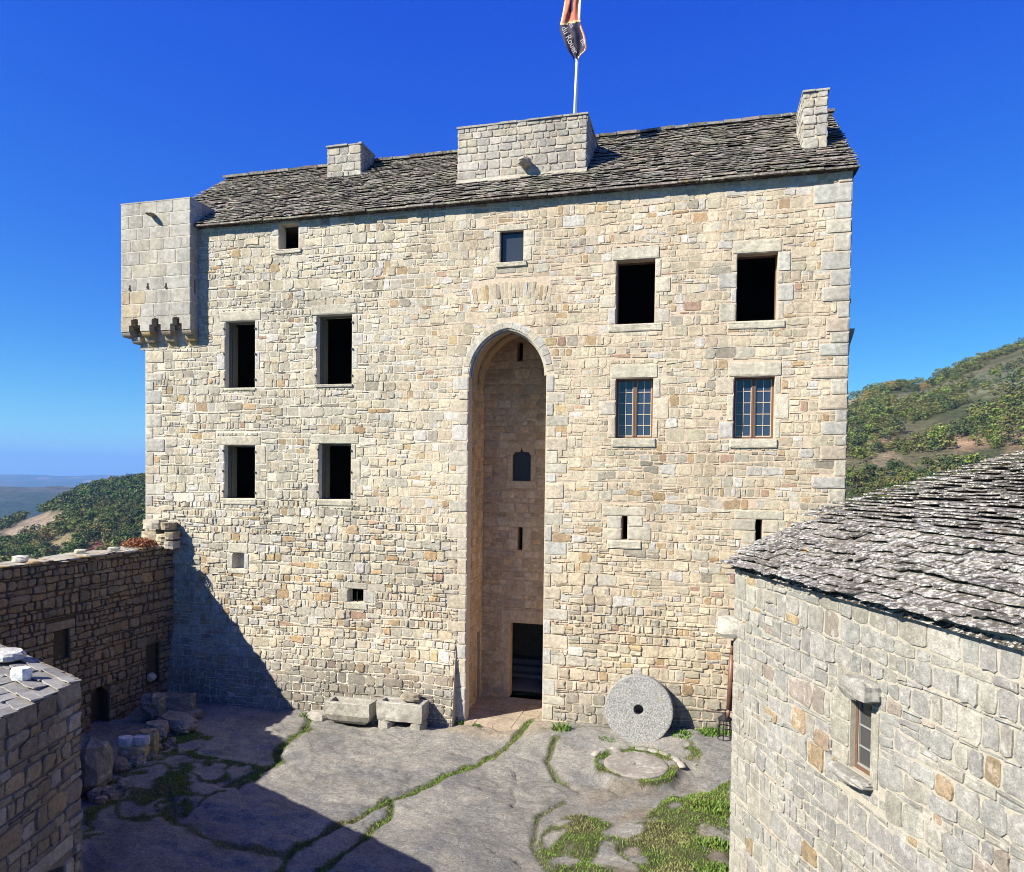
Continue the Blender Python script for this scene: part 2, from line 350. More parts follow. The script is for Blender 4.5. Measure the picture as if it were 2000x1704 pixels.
def slab(mb, rng, P, along, up, nrm, w, ln, th, tone, over=0.03):
    """one roof slab: P = middle of its lower edge on the roof plane"""
    a, u, n = along, up, nrm; k = 5; topv = []; j = th*0.6
    tilt = rng.uniform(0.9, 1.5)*th
    fr = []
    for i in range(k):
        t = i/(k-1)-0.5
        fr.append(P + a*(t*w) + u*(rng.uniform(-1, 1)*0.02 - (0 if 0 < i < k-1 else -0.014)) + n*(tilt+rng.uniform(-.12, .12)*th))
    bk = [P + a*(w*0.5) + u*ln, P - a*(w*0.5) + u*ln]
    vt = [p + n*th*rng.uniform(0.8, 1.15) for p in fr] + bk
    vb = [p - n*0.005 + u*(th*1.0+rng.uniform(0, 0.012)) for p in fr] + [q - n*th for q in bk]
    mid = [lerp(f, Vector(vt[i]), 0.55) - u*rng.uniform(0, 0.015) for i, f in enumerate(fr)]
    vs_ = [tuple(p) for p in vt] + [tuple(p) for p in mid] + [tuple(p) for p in vb[:k]]
    m = k+2
    fs = [tuple(range(m))]
    for i in range(k-1):
        fs.append((i+1, i, m+i, m+i+1)); fs.append((m+i+1, m+i, m+k+i, m+k+i+1))
    fs.append((0, m-1, m+0)); fs.append((m+0, m-1, m+k)); fs.append((k-1, m+k-1, m-2)); fs.append((m+k-1, m+2*k-1, m-2))
    mb.add(vs_, fs, tone)
def lump(mb, rng, c, r, seg=(10, 7), color=(1, 1, 1), rough=0.22, squash=None, boxy=0.0, M=None, sd=None):
    """rough stone: faceted boulder; boxy>0 pushes it towards a roughly cut block"""
    nu, nv = seg; sd = rng.uniform(0, 99) if sd is None else sd; vv = []; fs = []
    for i in range(nv+1):
        th = math.pi*i/nv
        for k in range(nu):
            ph = 2*math.pi*k/nu; d = Vector((math.sin(th)*math.cos(ph), math.sin(th)*math.sin(ph), math.cos(th)))
            if boxy:
                q = max(abs(d.x), abs(d.y), abs(d.z)); d = d*(1-boxy) + (d/q)*boxy
            f = 1+rough*mnoise.noise(d*1.6+Vector((sd, sd*.7, 1.3)))+rough*0.5*mnoise.noise(d*4+Vector((sd, 0, 7)))
            p = Vector((d.x*r[0]*f, d.y*r[1]*f, d.z*r[2]*f))
            if M: p = M @ p
            vv.append(tuple(Vector(c)+p))
    for i in range(nv):
        for k in range(nu): fs.append((i*nu+k, (i+1)*nu+k, (i+1)*nu+(k+1) % nu, i*nu+(k+1) % nu))
    mb.add(vv, fs, color)
#==PART2==
# ------------------------------------------------------------------ the keep
YF = 20.0
KX0, KX1 = -18.1, 3.62
EAVE_Z = HC+7.86
UB = onY(887, 1340, YF-0.15).x; VB = onY(880, 1255, YF).z
def fmap(u, v, d):
    off = 0.34*max(0.0, 1-v/VB)**0.9 if (u < UB and v < VB) else 0.0
    return (u, YF-d-off, v)
def rectF(x0, y0, x1, y1):
    a = onY(x0, y0, YF); b = onY(x1, y1, YF); return [a.x, b.x, b.z, a.z]
WIN = {  # photo outlines of the openings on the facade
 'A1': rectF(440, 629, 498, 757), 'A2': rectF(619, 617, 687, 750), 'B1': rectF(545, 439, 583, 485), 'B2': rectF(977, 453, 1022, 510),
 'C1': rectF(1204, 510, 1278, 631), 'C2': rectF(1440, 497, 1517, 625), 'D1': rectF(1203, 740, 1274, 856), 'D2': rectF(1434, 737, 1511, 857),
 'E1': rectF(438, 870, 498, 975), 'E2': rectF(623, 867, 685, 977), 'F1': rectF(1214, 1008, 1225, 1055), 'F2': rectF(1476, 1015, 1488, 1063),
 'G1': rectF(455, 1080, 477, 1112), 'G2': rectF(680, 1150, 710, 1178)}
AL, AR = onY(915, 740, YF).x, onY(1067, 740, YF).x
AZ, AP = onY(915, 736, YF).z, onY(997, 641, YF).z
AB = -0.4
_a, _h = (AR-AL)/2, AP-AZ; _R = (_a*_a+_h*_h)/(2*_a)
def arch_z(u, grow=0.0, depth=0):
    R_ = _R+grow; s = min(AR+grow, max(AL-grow, u)); m = (AL+AR)/2
    cx = AL+_R if s <= m else AR-_R
    q = R_*R_-(s-cx)**2
    return AZ+math.sqrt(max(0, q))
ARCH = (AL, AR, AB, lambda u: arch_z(u), .36, False)

def pal_keep(rng, u, v):
    """cream, grey, pinkish and ochre blocks: greyer to the left, pinker top right, more ochre low, dark grey at the foot"""
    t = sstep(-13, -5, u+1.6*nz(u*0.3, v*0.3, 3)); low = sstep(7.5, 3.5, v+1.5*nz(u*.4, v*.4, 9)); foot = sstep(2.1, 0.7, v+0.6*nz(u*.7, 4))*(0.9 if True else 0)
    grey, cream, pink = (0.445, 0.415, 0.34), (0.485, 0.435, 0.325), (0.505, 0.43, 0.315)
    r = rng.random(); p_oc = 0.035+0.07*low*sstep(-2, -12, u)+0.02*t
    if r < p_oc: c = rng.choice([(0.42, 0.31, 0.175), (0.40, 0.285, 0.165), (0.44, 0.345, 0.20), (0.41, 0.305, 0.19)])
    elif r < p_oc+0.008+0.006*t: c = rng.choice([(0.39, 0.265, 0.185), (0.37, 0.255, 0.19)])
    elif r < p_oc+0.09: c = (0.50, 0.48, 0.435)
    elif r < p_oc+0.125: c = (0.33, 0.30, 0.245)
    else:
        q = rng.random()
        c = cream if q < 0.45 else (pink if q < 0.45+0.40*t else grey)
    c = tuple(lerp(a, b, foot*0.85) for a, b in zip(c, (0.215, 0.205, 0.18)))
    pt_k = 1+.22*nz(u*.33, v*.45, 60)+.14*nz(u*1.1, v*1.3, 61); c = tuple(q*pt_k for q in c)
    return cjit(rng, c, 0.14, 0.03)
def pal_ash(rng, u=0, v=0):
    return cjit(rng, rng.choice([(0.45, 0.42, 0.35), (0.50, 0.46, 0.37), (0.47, 0.46, 0.42), (0.50, 0.44, 0.34)]), 0.08, 0.03)
def pal_grey(rng, u=0, v=0):
    return cjit(rng, rng.choice([(0.40, 0.38, 0.33), (0.44, 0.42, 0.37), (0.36, 0.345, 0.31), (0.42, 0.385, 0.31)]), 0.10, 0.03)

keep = empty("stone_keep", ((KX0+KX1)/2, 24, 0), "tall pale stone castle keep with slab roof and deep pointed entrance arch", "castle")
rk = random.Random(5)
wall = MB(); stones = MB(); ash = MB()
# dressed surrounds: list of rectangles (u0,u1,v0,v1) that the rubble keeps clear of
DRESS = []; SURR = {}
def surround(k, lint_h, lint_ext, sill_h, sill_ext, nj, jw=(0.16, 0.42)):
    u0, u1, v0, v1 = WIN[k]; parts = {'lintel': [], 'sill': [], 'jamb': []}
    parts['lintel'].append((u0-lint_ext, u1+lint_ext*rk.uniform(.7, 1.1), v1, v1+lint_h))
    if sill_h: parts['sill'].append((u0-sill_ext, u1+sill_ext, v0-sill_h, v0))
    for s in (0, 1):
        cuts = [v0]+[lerp(v0, v1, (i+rk.uniform(-.18, .18))/nj) for i in range(1, nj)]+[v1]; wide = rk.random() < .5
        for a, b in zip(cuts[:-1], cuts[1:]):
            w = jw[1]*rk.uniform(.75, 1.15) if wide else jw[0]*rk.uniform(.85, 1.3); wide = not wide
            parts['jamb'].append((u0-w, u0, a, b) if s == 0 else (u1, u1+w, a, b))
    SURR[k] = parts
    for q in parts.values(): DRESS.extend(q)
    DRESS.append((u0, u1, v0, v1))
for k in ('A1', 'A2'): surround(k, 0.34, 0.22, 0.10, 0.05, 4)
for k in ('C1', 'C2'): surround(k, 0.36, 0.12, 0.22, 0.22, 4)
for k in ('D1', 'D2'): surround(k, 0.40, 0.16, 0.26, 0.10, 3)
for k in ('E1', 'E2'): surround(k, 0.30, 0.30, 0.20, 0.06, 3)
for k in ('B1', 'B2'): surround(k, 0.18, 0.12, 0.16, 0.12, 2, (0.20, 0.34))
for k in ('F1', 'F2'): surround(k, 0.26, 0.55, 0.26, 0.40, 2, (0.35, 0.62))
surround('G1', 0.34, 0.18, 0.16, 0.16, 1, (0.2, 0.3)); surround('G2', 0.22, 0.14, 0.22, 0.14, 1, (0.2, 0.34))
# corner stones right and left, jamb stones of the entrance
QUO = []
v = 0.2; i = 0
while v < EAVE_Z-0.3:
    h = rk.uniform(0.26, 0.52); w = rk.uniform(.55, .95) if i % 2 else rk.uniform(.28, .5); QUO.append((KX1-w, KX1, v, v+h)); v += h; i += 1
v = 5.6; i = 0
while v < 12.3:
    h = rk.uniform(0.24, 0.46); w = rk.uniform(.5, .8) if i % 2 else rk.uniform(.28, .42); QUO.append((KX0, KX0+w, v, v+h)); v += h; i += 1
JAMB = []
for s in (0, 1):
    v = 0.15 if s else -0.05; i = s
    while v < AZ-0.02:
        h = min(rk.uniform(0.24, 0.5), AZ-v); h = AZ-v if AZ-v-h < 0.15 else h
        w = rk.uniform(.45, .75) if i % 2 else rk.uniform(.2, .38)
        if s == 0 and v < VB: w = min(w, AL-UB-.03)
        JAMB.append((AL-w, AL, v, v+h) if s == 0 else (AR, AR+w, v, v+h)); v += h; i += 1
def ob_arch(lo, hi):
    if hi < AZ: return (AL, AR, lo-1, hi+1)
    lo = max(lo, AZ)
    g = 0.20; m = (AL+AR)/2
    if lo > arch_z(m, g)-0.02: return None
    q = m
    while q > AL-g and arch_z(q, g) > lo+0.03: q -= 0.02
    return (q, 2*m-q, lo-1, hi+1)
obst = [*DRESS, *QUO, *JAMB, ob_arch, (UB-0.015, UB+0.015, -2, VB)]
# relieving arch of upright stones above the entrance
FAN = []
_fc = onY(997, 690, YF); _f0 = (onY(908, 592, YF), onY(1084, 592, YF))
fr_ = (_f0[1]-_fc).length-0.03
for i in range(23):
    a = lerp(math.radians(132), math.radians(48), (i+.5)/23); FAN.append(a)
fmid = onY(997, 566, YF); fs0, fs1 = onY(905, 590, YF), onY(1090, 590, YF)
obst.append((fs0.x+.25, fs1.x-.25, fmid.z-0.30, fmid.z+0.28))
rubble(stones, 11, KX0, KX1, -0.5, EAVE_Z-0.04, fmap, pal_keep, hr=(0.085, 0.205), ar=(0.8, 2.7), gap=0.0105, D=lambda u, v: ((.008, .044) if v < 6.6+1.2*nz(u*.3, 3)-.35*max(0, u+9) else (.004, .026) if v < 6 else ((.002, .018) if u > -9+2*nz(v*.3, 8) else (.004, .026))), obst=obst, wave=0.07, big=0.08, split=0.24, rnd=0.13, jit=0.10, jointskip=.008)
fan_w = (fs1.x-fs0.x-.5)/21
for i in range(21):
    u = fs0.x+.25+(i+.5)*fan_w; t = (i-10)/10.0; lean = t*0.16
    zb = fmid.z-0.24-0.20*t*t; zt = fmid.z+0.27-0.16*t*t-rk.uniform(0, .06); w2 = fan_w*0.46
    def fm(a, b, d, lean=lean, zb=zb): return fmap(a+lean*(b-zb), b, d)
    stone(stones, rk, u-w2, u+w2, zb, zb, zt, zt, fm, rk.uniform(.003, .014), pal_keep(rk, u, zt), rnd=.15, jit=.04)
holes = [(*WIN[k][:2], WIN[k][2], WIN[k][3], dp, bk) for k, dp, bk in (('A1', .55, 0), ('A2', .55, 0), ('B1', .4, 0), ('B2', .35, 0), ('C1', .45, 0), ('C2', .45, 0), ('D1', .45, 0), ('D2', .45, 0), ('E1', .55, 0), ('E2', .55, 0), ('F1', .6, 0), ('F2', .6, 0), ('G1', .28, 1), ('G2', .3, 0))]
panel(wall, KX0, KX1, -0.8, EAVE_Z+0.05, fmap, holes+[ARCH], cuts=(UB-0.0005, UB+0.0005), vrows=(0.0, 0.8, 1.6, VB), step=1.2)
# stepped end of the thickened foot of the wall
_zs = [-.8, 0, .8, 1.6, VB]
for za, zb in zip(_zs[:-1], _zs[1:]):
    oa, ob_ = (YF-fmap(UB-.01, q, 0)[1] for q in (za, zb)); wall.quad((UB, YF, za), (UB, YF-oa, za), (UB, YF-ob_, zb), (UB, YF, zb))
# side and back walls, gables
RIDGE_Y, RIDGE_Z = 24.25, HC+11.35
BACK_Y = 28.6
for X in (KX0, KX1): wall.add([(X, YF, -2), (X, BACK_Y, -2), (X, BACK_Y, EAVE_Z), (X, RIDGE_Y, RIDGE_Z-.1), (X, YF, EAVE_Z)], [(0, 1, 2, 3, 4)])
wall.quad((KX0, BACK_Y, -6), (KX1, BACK_Y, -6), (KX1, BACK_Y, EAVE_Z), (KX0, BACK_Y, EAVE_Z))
rubble(stones, 12, YF+0.02, BACK_Y, 0, EAVE_Z, lambda u, v, d: (KX1+d, u, v), pal_keep, hr=(0.2, 0.34), ar=(1, 2.6), D=(0.01, 0.03), top=None)
def slim(mb, rects, mapf=fmap, pal=pal_ash, D=(0.012, 0.03)):
    for r in rects: block(mb, rk, *r, mapf, pal(rk), rk.uniform(*D))
slim(ash, QUO, pal=lambda r: cjit(r, r.choice([(0.43, 0.42, 0.38), (0.46, 0.43, 0.36), (0.48, 0.455, 0.39), (0.47, 0.41, 0.32)]), .08, .03), D=(.02, .035)); slim(ash, JAMB)
# the keep's wall: sheet, rubble and dressed corners in one mesh of three materials
w_ = MB(); w_.add(wall.v, wall.f, wall.c, 0); w_.add(stones.v, stones.f, stones.c, 1); w_.add(ash.v, ash.f, ash.c, 2)
o_wall = w_.build("wall", [M_MORTAR, M_STONE, M_ASHLAR], keep)

# entrance arch: voussoir ring and two rolls of moulding
arch = MB(); nv = 15; m_ = (AL+AR)/2
angs = []
for i in range(nv+1):
    t = i/nv; u = lerp(AL, AR, 0.5-0.5*math.cos(math.pi*t)); angs.append(u)
for i in range(nv):
    u0, u1 = angs[i], angs[i+1]
    def pt(u, g):
        cx = AL+_R if u <= m_ else AR-_R; d = Vector((u-cx, arch_z(u)-AZ)); d.normalize(); return Vector((cx, AZ))+d*(_R+g)
    c = cjit(rk, rk.choice([(0.47, 0.45, 0.38), (0.44, 0.43, 0.39), (0.49, 0.44, 0.34)]), .07, .03); gw = rk.uniform(.17, .23)
    e = 0.004
    ua, ub = u0+e, u1-e; k = 4; ring = []
    for d, g0, g1 in ((-.02, .004, gw), (0.012, .004, gw), (0.018, .02, gw-.02)):
        for q in range(k): ring.append((*pt(lerp(ua, ub, q/(k-1)), g0), d))
        for q in range(k-1, -1, -1): ring.append((*pt(lerp(ua, ub, q/(k-1)), g1), d))
    K = 2*k; fs = []
    for t in range(2):
        for q in range(K): fs.append((t*K+q, t*K+(q+1) % K, (t+1)*K+(q+1) % K, (t+1)*K+q))
    fs += [(2*K+q, 2*K+q+1, 2*K+K-2-q, 2*K+K-1-q) for q in range(k-1)]
    arch.add([(a, YF-d, b) for a, b, d in ring], fs, c)
for (g, y, r) in ((-0.01, YF+0.06, 0.05), (-0.055, YF+0.17, 0.04)):
    P = [];
    for i in range(33):
        u = lerp(AL, AR, 0.5-0.5*math.cos(math.pi*i/32)); cx = AL+_R if u <= m_ else AR-_R; d = Vector((u-cx, arch_z(u)-AZ)).normalized()*(_R+g); P.append((cx+d.x, y, AZ+d.y))
    arch.tube(P, r, 8, (0.45, 0.42, 0.36))
o_arch = arch.build("entrance_arch", [M_ASHLAR], keep)

# recess behind the arch: back wall, side walls, vault ribs, floor, doors
YB = YF+2.4; SP = .25
rec = MB(); rs = MB()
bmap = lambda u, v, d: (u, YB-d, v)
def rectB(x0, y0, x1, y1): a = onY(x0, y0, YB); b = onY(x1, y1, YB); return [a.x, b.x, b.z, a.z]
RW = {'ogee': rectB(1000, 888, 1036, 940), 'slit': rectB(1011, 1030, 1020, 1075), 'top': rectB(1010, 668, 1021, 706), 'door': rectB(996, 1216, 1064, 1349)}
RW['door'][2] = 0.20; RW['door'][1] = min(RW['door'][1], AR+SP-0.02)
def ogz(u):
    a, b = RW['ogee'][0], RW['ogee'][1]; t = abs((u-a)/(b-a)-.5)*2; z = RW['ogee'][3]
    return z+0.02+(0.06 if t < .75 else -0.04+0.10*(1-t)/.25)+0.16*max(0, 1-t/.3)**2
def pal_rec(rng, u, v): return cjit(rng, rng.choice([(0.54, 0.41, 0.265), (0.59, 0.45, 0.305), (0.48, 0.365, 0.245), (0.58, 0.42, 0.25), (0.52, 0.41, 0.295), (0.62, 0.49, 0.35)]), .13, .05)
def pal_reca(rng, u=0, v=0): return cjit(rng, (0.58, 0.46, 0.32), .08, .03)
d0, d1, dz0, dz1 = RW['door']
RDRESS = [(d0-.26, d0, .15, 1.0), (d0-.16, d0, 1.0, 1.7), (d0-.3, d0, 1.7, dz1), (d0-.34, AR+SP, dz1, dz1+.44)]
o0, o1, oz0, oz1 = RW['ogee']
RDRESS += [(o0-.16, o0, oz0, oz1), (o1, o1+.16, oz0, oz1), (o0-.2, o1+.2, oz0-.26, oz0)]
s0, s1, sz0, sz1 = RW['slit']; RDRESS += [(s0-.36, s0, sz0, lerp(sz0, sz1, .5)), (s0-.2, s0, lerp(sz0, sz1, .5), sz1), (s1, s1+.3, sz0, sz1), (s0-.3, s1+.3, sz1, sz1+.2)]
rh = [(d0, d1, dz0, dz1, .35, 0), (o0, o1, oz0, ogz, .3, 0), (s0, s1, sz0, sz1, .4, 0), (*RW['top'], .4, 0)]
panel(rec, AL-.3, AR+.3, -0.4, AP+.6, bmap, rh, step=.3)
rubble(rs, 21, AL-SP, AR+SP, -0.1, AP+.4, bmap, pal_rec, hr=(0.16, 0.30), ar=(0.9, 2.2), gap=.010, D=(.008, .034), obst=[*RDRESS, *[tuple(w) for w in RW.values()], (o0-.1, o1+.1, oz1, oz1+.34)], wave=.03)
for r in RDRESS: block(rs, rk, *r, bmap, pal_reca(rk), rk.uniform(.012, .025))
# left and right cheeks with the small doorway on the left one
lmap = lambda u, v, d: (AL-SP+d, u, v)
ld = [onX(931, 1300, AL-SP).y, onX(945, 1300, AL-SP).y, 0.14, onX(938, 1232, AL-SP).z]
ld[0] = max(ld[0], YF+.8); ld[1] = min(ld[1], YB-.2)
panel(rec, YF+.365, YB+.02, -0.4, AZ+.02, lmap, [(*ld, .35, 1)], step=.4, back_mi=1)  # near-black back sheet gives the little doorway its darkness
rubble(rs, 22, YF+.4, YB, 0, AZ, lmap, pal_rec, hr=(.17, .3), ar=(.9, 1.9), gap=.008, D=(.006, .022), obst=[(ld[0]-.12, ld[1]+.12, ld[2], ld[3]+.25)])
for r in ((ld[0]-.12, ld[0], .3, 1.2), (ld[0]-.12, ld[0], 1.2, ld[3]), (ld[1], ld[1]+.12, .3, 1.1), (ld[1], ld[1]+.12, 1.1, ld[3]), (ld[0]-.12, ld[1]+.12, ld[3], ld[3]+.25)): block(rs, rk, *r, lmap, pal_reca(rk), .02)
rmap = lambda u, v, d: (AR+SP-d, u, v)
panel(rec, YF+.365, YB+.02, -0.4, AZ+.02, rmap, (), step=.5)
rubble(rs, 23, YF+.4, YB, 0, AZ, rmap, pal_rec, hr=(.17, .3), ar=(.9, 1.9), gap=.008, D=(.006, .022))
# back of the front arch and the barrel vault of the chamber
for i in range(40):
    f0, f1 = 0.5-0.5*math.cos(math.pi*i/40), 0.5-0.5*math.cos(math.pi*(i+1)/40)
    a0, a1 = lerp(AL-SP, AR+SP, f0), lerp(AL-SP, AR+SP, f1); b0, b1 = lerp(AL, AR, f0), lerp(AL, AR, f1)
    rec.quad((a0, YF+.362, arch_z(a0, SP)), (a1, YF+.362, arch_z(a1, SP)), (a1, YB, arch_z(a1, SP)), (a0, YB, arch_z(a0, SP)), (1, 1, 1), 2)
    rec.quad((b0, YF+.361, arch_z(b0)), (b1, YF+.361, arch_z(b1)), (a1, YF+.361, arch_z(a1, SP)), (a0, YF+.361, arch_z(a0, SP)))
for (a, b_) in ((AL-SP, AL), (AR, AR+SP)): rec.quad((a, YF+.361, -.4), (b_, YF+.361, -.4), (b_, YF+.361, AZ), (a, YF+.361, AZ))
for i in range(len(rec.m)):
    if rec.m[i] == 2: rec.m[i] = 0
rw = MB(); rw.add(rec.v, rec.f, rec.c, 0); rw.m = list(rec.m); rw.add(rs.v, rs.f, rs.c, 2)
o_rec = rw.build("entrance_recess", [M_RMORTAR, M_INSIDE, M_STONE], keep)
# ribs
ribs = MB()
for (y, g, r) in ((YF+.95, SP-.03, .07), (YF+1.7, SP-.03, .06)):
    P = []
    for i in range(33):
        u = lerp(AL, AR, 0.5-0.5*math.cos(math.pi*i/32)); cx = AL+_R if u <= m_ else AR-_R; d = Vector((u-cx, arch_z(u)-AZ)).normalized()*(_R+g); P.append((cx+d.x, y, AZ+d.y))
    ribs.tube(P, r, 8, (0.40, 0.32, 0.22))
ribs.build("vault_rib", [M_ASHLAR], o_rec)
# ogee window pane, slits are open to the dark inside; threshold floor
fl = MB(); g0 = 0.14
for i in range(5):
    for j_ in range(4):
        x0, x1 = lerp(AL-SP, AR+SP, i/5), lerp(AL-SP, AR+SP, (i+1)/5); y0, y1 = lerp(YF-.12, YB, j_/4), lerp(YF-.12, YB, (j_+1)/4); c = cjit(rk, (0.40, 0.33, 0.25), .1)
        z = g0+rk.uniform(-.012, .012)
        if j_ == 0 and (i in (0, 4)): x0, x1 = max(x0, AL), min(x1, AR)
        fl.box(x0+.006, x1-.006, y0+.006, y1-.006, -.3, z, c)
fl.box(AL-SP, AR+SP, YF+.37, YB+.02, -.4, g0-.03, (0.3, .25, .18))
fl.box(d0-.05, AR+SP, YB-.3, YB+.36, -.3, g0+.06, (0.42, .36, .28))
fl.build("threshold", [M_ASHLAR], keep)
# rooms behind (dark)
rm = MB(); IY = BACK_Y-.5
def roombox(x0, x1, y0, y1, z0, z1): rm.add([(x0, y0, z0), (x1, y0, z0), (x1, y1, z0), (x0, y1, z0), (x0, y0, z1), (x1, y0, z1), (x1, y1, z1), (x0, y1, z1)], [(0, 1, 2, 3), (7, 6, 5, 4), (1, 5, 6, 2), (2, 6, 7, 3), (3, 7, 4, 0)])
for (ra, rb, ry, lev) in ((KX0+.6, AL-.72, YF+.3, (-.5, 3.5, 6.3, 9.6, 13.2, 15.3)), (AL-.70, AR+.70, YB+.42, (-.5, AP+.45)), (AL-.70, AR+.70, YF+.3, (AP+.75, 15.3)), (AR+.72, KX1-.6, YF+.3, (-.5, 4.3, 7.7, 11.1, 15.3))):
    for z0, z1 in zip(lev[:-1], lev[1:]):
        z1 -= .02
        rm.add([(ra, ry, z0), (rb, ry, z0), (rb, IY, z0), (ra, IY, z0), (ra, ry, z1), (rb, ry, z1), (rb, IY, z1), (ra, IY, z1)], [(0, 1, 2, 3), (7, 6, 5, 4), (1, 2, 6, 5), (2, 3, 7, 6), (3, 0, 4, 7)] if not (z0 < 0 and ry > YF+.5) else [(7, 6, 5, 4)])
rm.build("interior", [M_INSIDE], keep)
hall = MB(); hx0, hx1 = d0-1.6, AR+.45
hall.quad((hx0, YB+.3, .34), (hx1, YB+.3, .34), (hx1, IY-.3, .5), (hx0, IY-.3, .5), mi=1)
hall.add([(hx0, YB+.36, .2), (hx0, 26, .2), (hx0, 26, 3.4), (hx0, YB+.36, 3.4)], [(0, 1, 2, 3)], mi=0)
hall.add([(hx0, 25.2, .2), (d0+.75, 25.2, .2), (d0+.75, 25.2, 3.4), (hx0, 25.2, 3.4)], [(0, 1, 2, 3)], mi=2)
hall.box(d0+.75, d0+.95, 24.9, 25.3, .2, 3.4, mi=2)
for i in range(3): hall.box(hx0, hx1, 24+i*.35, 26, .4, .52+.17*i, mi=1)
M_HALL = mat_plain("hall_stone", (0.12, 0.09, 0.065), .9)
hall.build("hall", [M_INSIDE, M_INFLOOR, M_HALL], keep)

# windows: dressed surround, lintel, sill; wooden frames and bars where the photo shows them
for k in WIN:
    u0, u1, v0, v1 = WIN[k]
    ow = bpy.data.objects.new("window", None); ow.empty_display_size = .2; col.objects.link(ow); ow.parent = keep; ow.matrix_parent_inverse = Matrix.Translation(-world_loc(keep))
    for sd in (0, 1):
        b = MB(); slim(b, [q for q in SURR[k]['jamb'] if (q[1] <= u0+1e-6) == (sd == 0)], D=(.012, .026)); b.build("jamb", [M_ASHLAR], ow)
    for nm in ('lintel', 'sill'):
        if SURR[k][nm]:
            b = MB(); slim(b, SURR[k][nm], pal=lambda r: cjit(r, (0.44, 0.415, 0.335) if k[0] in 'AE' else (0.48, 0.45, 0.36), .06, .02), D=(.018, .032) if nm == 'lintel' else (.03, .06)); b.build(nm, [M_ASHLAR], ow)
    if k in ('A1', 'A2', 'E1', 'E2'):
        b = MB(); y = YF+.2
        b.box(u0+.003, u0+.05, y, y+.07, v0+.003, v1-.003); b.box(u0+.05, u1-.004, y, y+.07, v1-.055, v1-.004); b.box(u1-.03, u1-.003, y, y+.07, v0+.003, v1-.056)
        b.box(u0+.05, u0+.09, y+.08, y+.34, v0+.01, v1-.06)
        b.build("frame", [M_GREENWOOD], ow)
        for zz in (.12, .5, .88): b = MB(); b.box(u0-.05, u0+.004, YF-.05, YF-.02, lerp(v0, v1, zz), lerp(v0, v1, zz)+.05); b.build("hinge_pin", [M_IRON], ow); b = MB(); b.box(u1-.004, u1+.05, YF-.05, YF-.02, lerp(v0, v1, zz)-.03, lerp(v0, v1, zz)+.02); b.build("hinge_pin", [M_IRON], ow)
    if k in ('C1', 'C2'):
        b = MB(); b.box(u0+.002, u1-.002, YF+.3, YF+.40, v0+.002, v0+.06); b.box(u0+.002, u0+.03, YF+.36, YF+.42, v0+.06, v1-.03); b.box(u1-.03, u1-.002, YF+.36, YF+.42, v0+.06, v1-.03); b.box(u0+.002, u1-.002, YF+.30, YF+.42, v1-.03, v1-.002)
        b.build("frame", [M_WOOD], ow)
    if k in ('D1', 'D2'):
        y = YF+.22; b = MB(); t = .055
        b.box(u0+.003, u0+t, y, y+.09, v0+.003, v1-.003); b.box(u1-t, u1-.003, y, y+.09, v0+.003, v1-.003); b.box(u0+t, u1-t, y, y+.09, v0+.003, v0+t); b.box(u0+t, u1-t, y, y+.09, v1-t, v1-.003)
        mu = (u0+u1)/2; b.box(mu-.05, mu-.004, y-.015, y+.07, v0+t, v1-t); b.box(mu+.004, mu+.05, y-.015, y+.07, v0+t, v1-t)
        b.build("frame", [M_WOOD], ow)
        for (a0, a1) in ((u0+t, mu-.05), (mu+.05, u1-t)):
            b = MB(); w = .016
            for q in range(1, 5): z = lerp(v0+t, v1-t, q/5); b.box(a0, a1, y+.02, y+.05, z-w*.6, z+w*.6)
            am = (a0+a1)/2; b.box(am-w*.5, am+w*.5, y+.017, y+.053, v0+t, v1-t); b.box(a0, a0+w*1.3, y+.014, y+.056, v0+t, v1-t); b.box(a1-w*1.3, a1, y+.014, y+.056, v0+t, v1-t); b.box(a0, a1, y+.01, y+.06, v0+t, v0+t+.03)
            b.build("glazing_bars", [M_BAR], ow)
            b = MB(); b.box(a0, a1, y+.034, y+.038, v0+t, v1-t); b.build("pane", [M_GLASS], ow)
    if k == 'B2':
        b = MB(); b.box(u0+.002, u0+.04, YF+.12, YF+.18, v0+.002, v1-.002); b.box(u0+.04, u1-.002, YF+.12, YF+.18, v0+.002, v0+.04); b.box(u0+.04, u1-.002, YF+.12, YF+.18, v1-.04, v1-.002); b.box(u1-.03, u1-.002, YF+.12, YF+.18, v0+.04, v1-.04); b.build("frame", [M_IRON], ow)
        b = MB(); b.box(u0+.04, u1-.03, YF+.145, YF+.155, v0+.04, v1-.04); b.build("pane", [glass("grey_window_glass", (.03, .036, .045))], ow)
    if k == 'G2':
        b = MB(); b.tube([(lerp(u0, u1, .5), YF+.1, v0), (lerp(u0, u1, .5), YF+.1, v1)], .018, 8); b.build("bar", [M_IRON], ow)
b = MB(); b.box(o0, o1, YB+.15, YB+.16, oz0, oz1+.25); b.build("pane", [mat_plain("matte_dark_pane", (.012, .014, .02), .5)], o_rec)  # pane is a single matte near-black sheet
# small corbel on the right flank
b = MB(); q0 = onY(1655, 645, YF+.4); b.add([(KX1, YF+.2, q0.z), (KX1+.17, YF+.2, q0.z), (KX1+.15, YF+.2, q0.z-.12), (KX1+.04, YF+.2, q0.z-.5), (KX1, YF+.2, q0.z-.55), (KX1, YF+.75, q0.z), (KX1+.17, YF+.75, q0.z), (KX1+.15, YF+.75, q0.z-.12), (KX1+.04, YF+.75, q0.z-.5), (KX1, YF+.75, q0.z-.55)], [(0, 1, 2, 3, 4), (9, 8, 7, 6, 5), (0, 5, 6, 1), (1, 6, 7, 2), (2, 7, 8, 3), (3, 8, 9, 4)], (0.3, .27, .22)); b.build("corbel", [M_ASHLAR], keep)

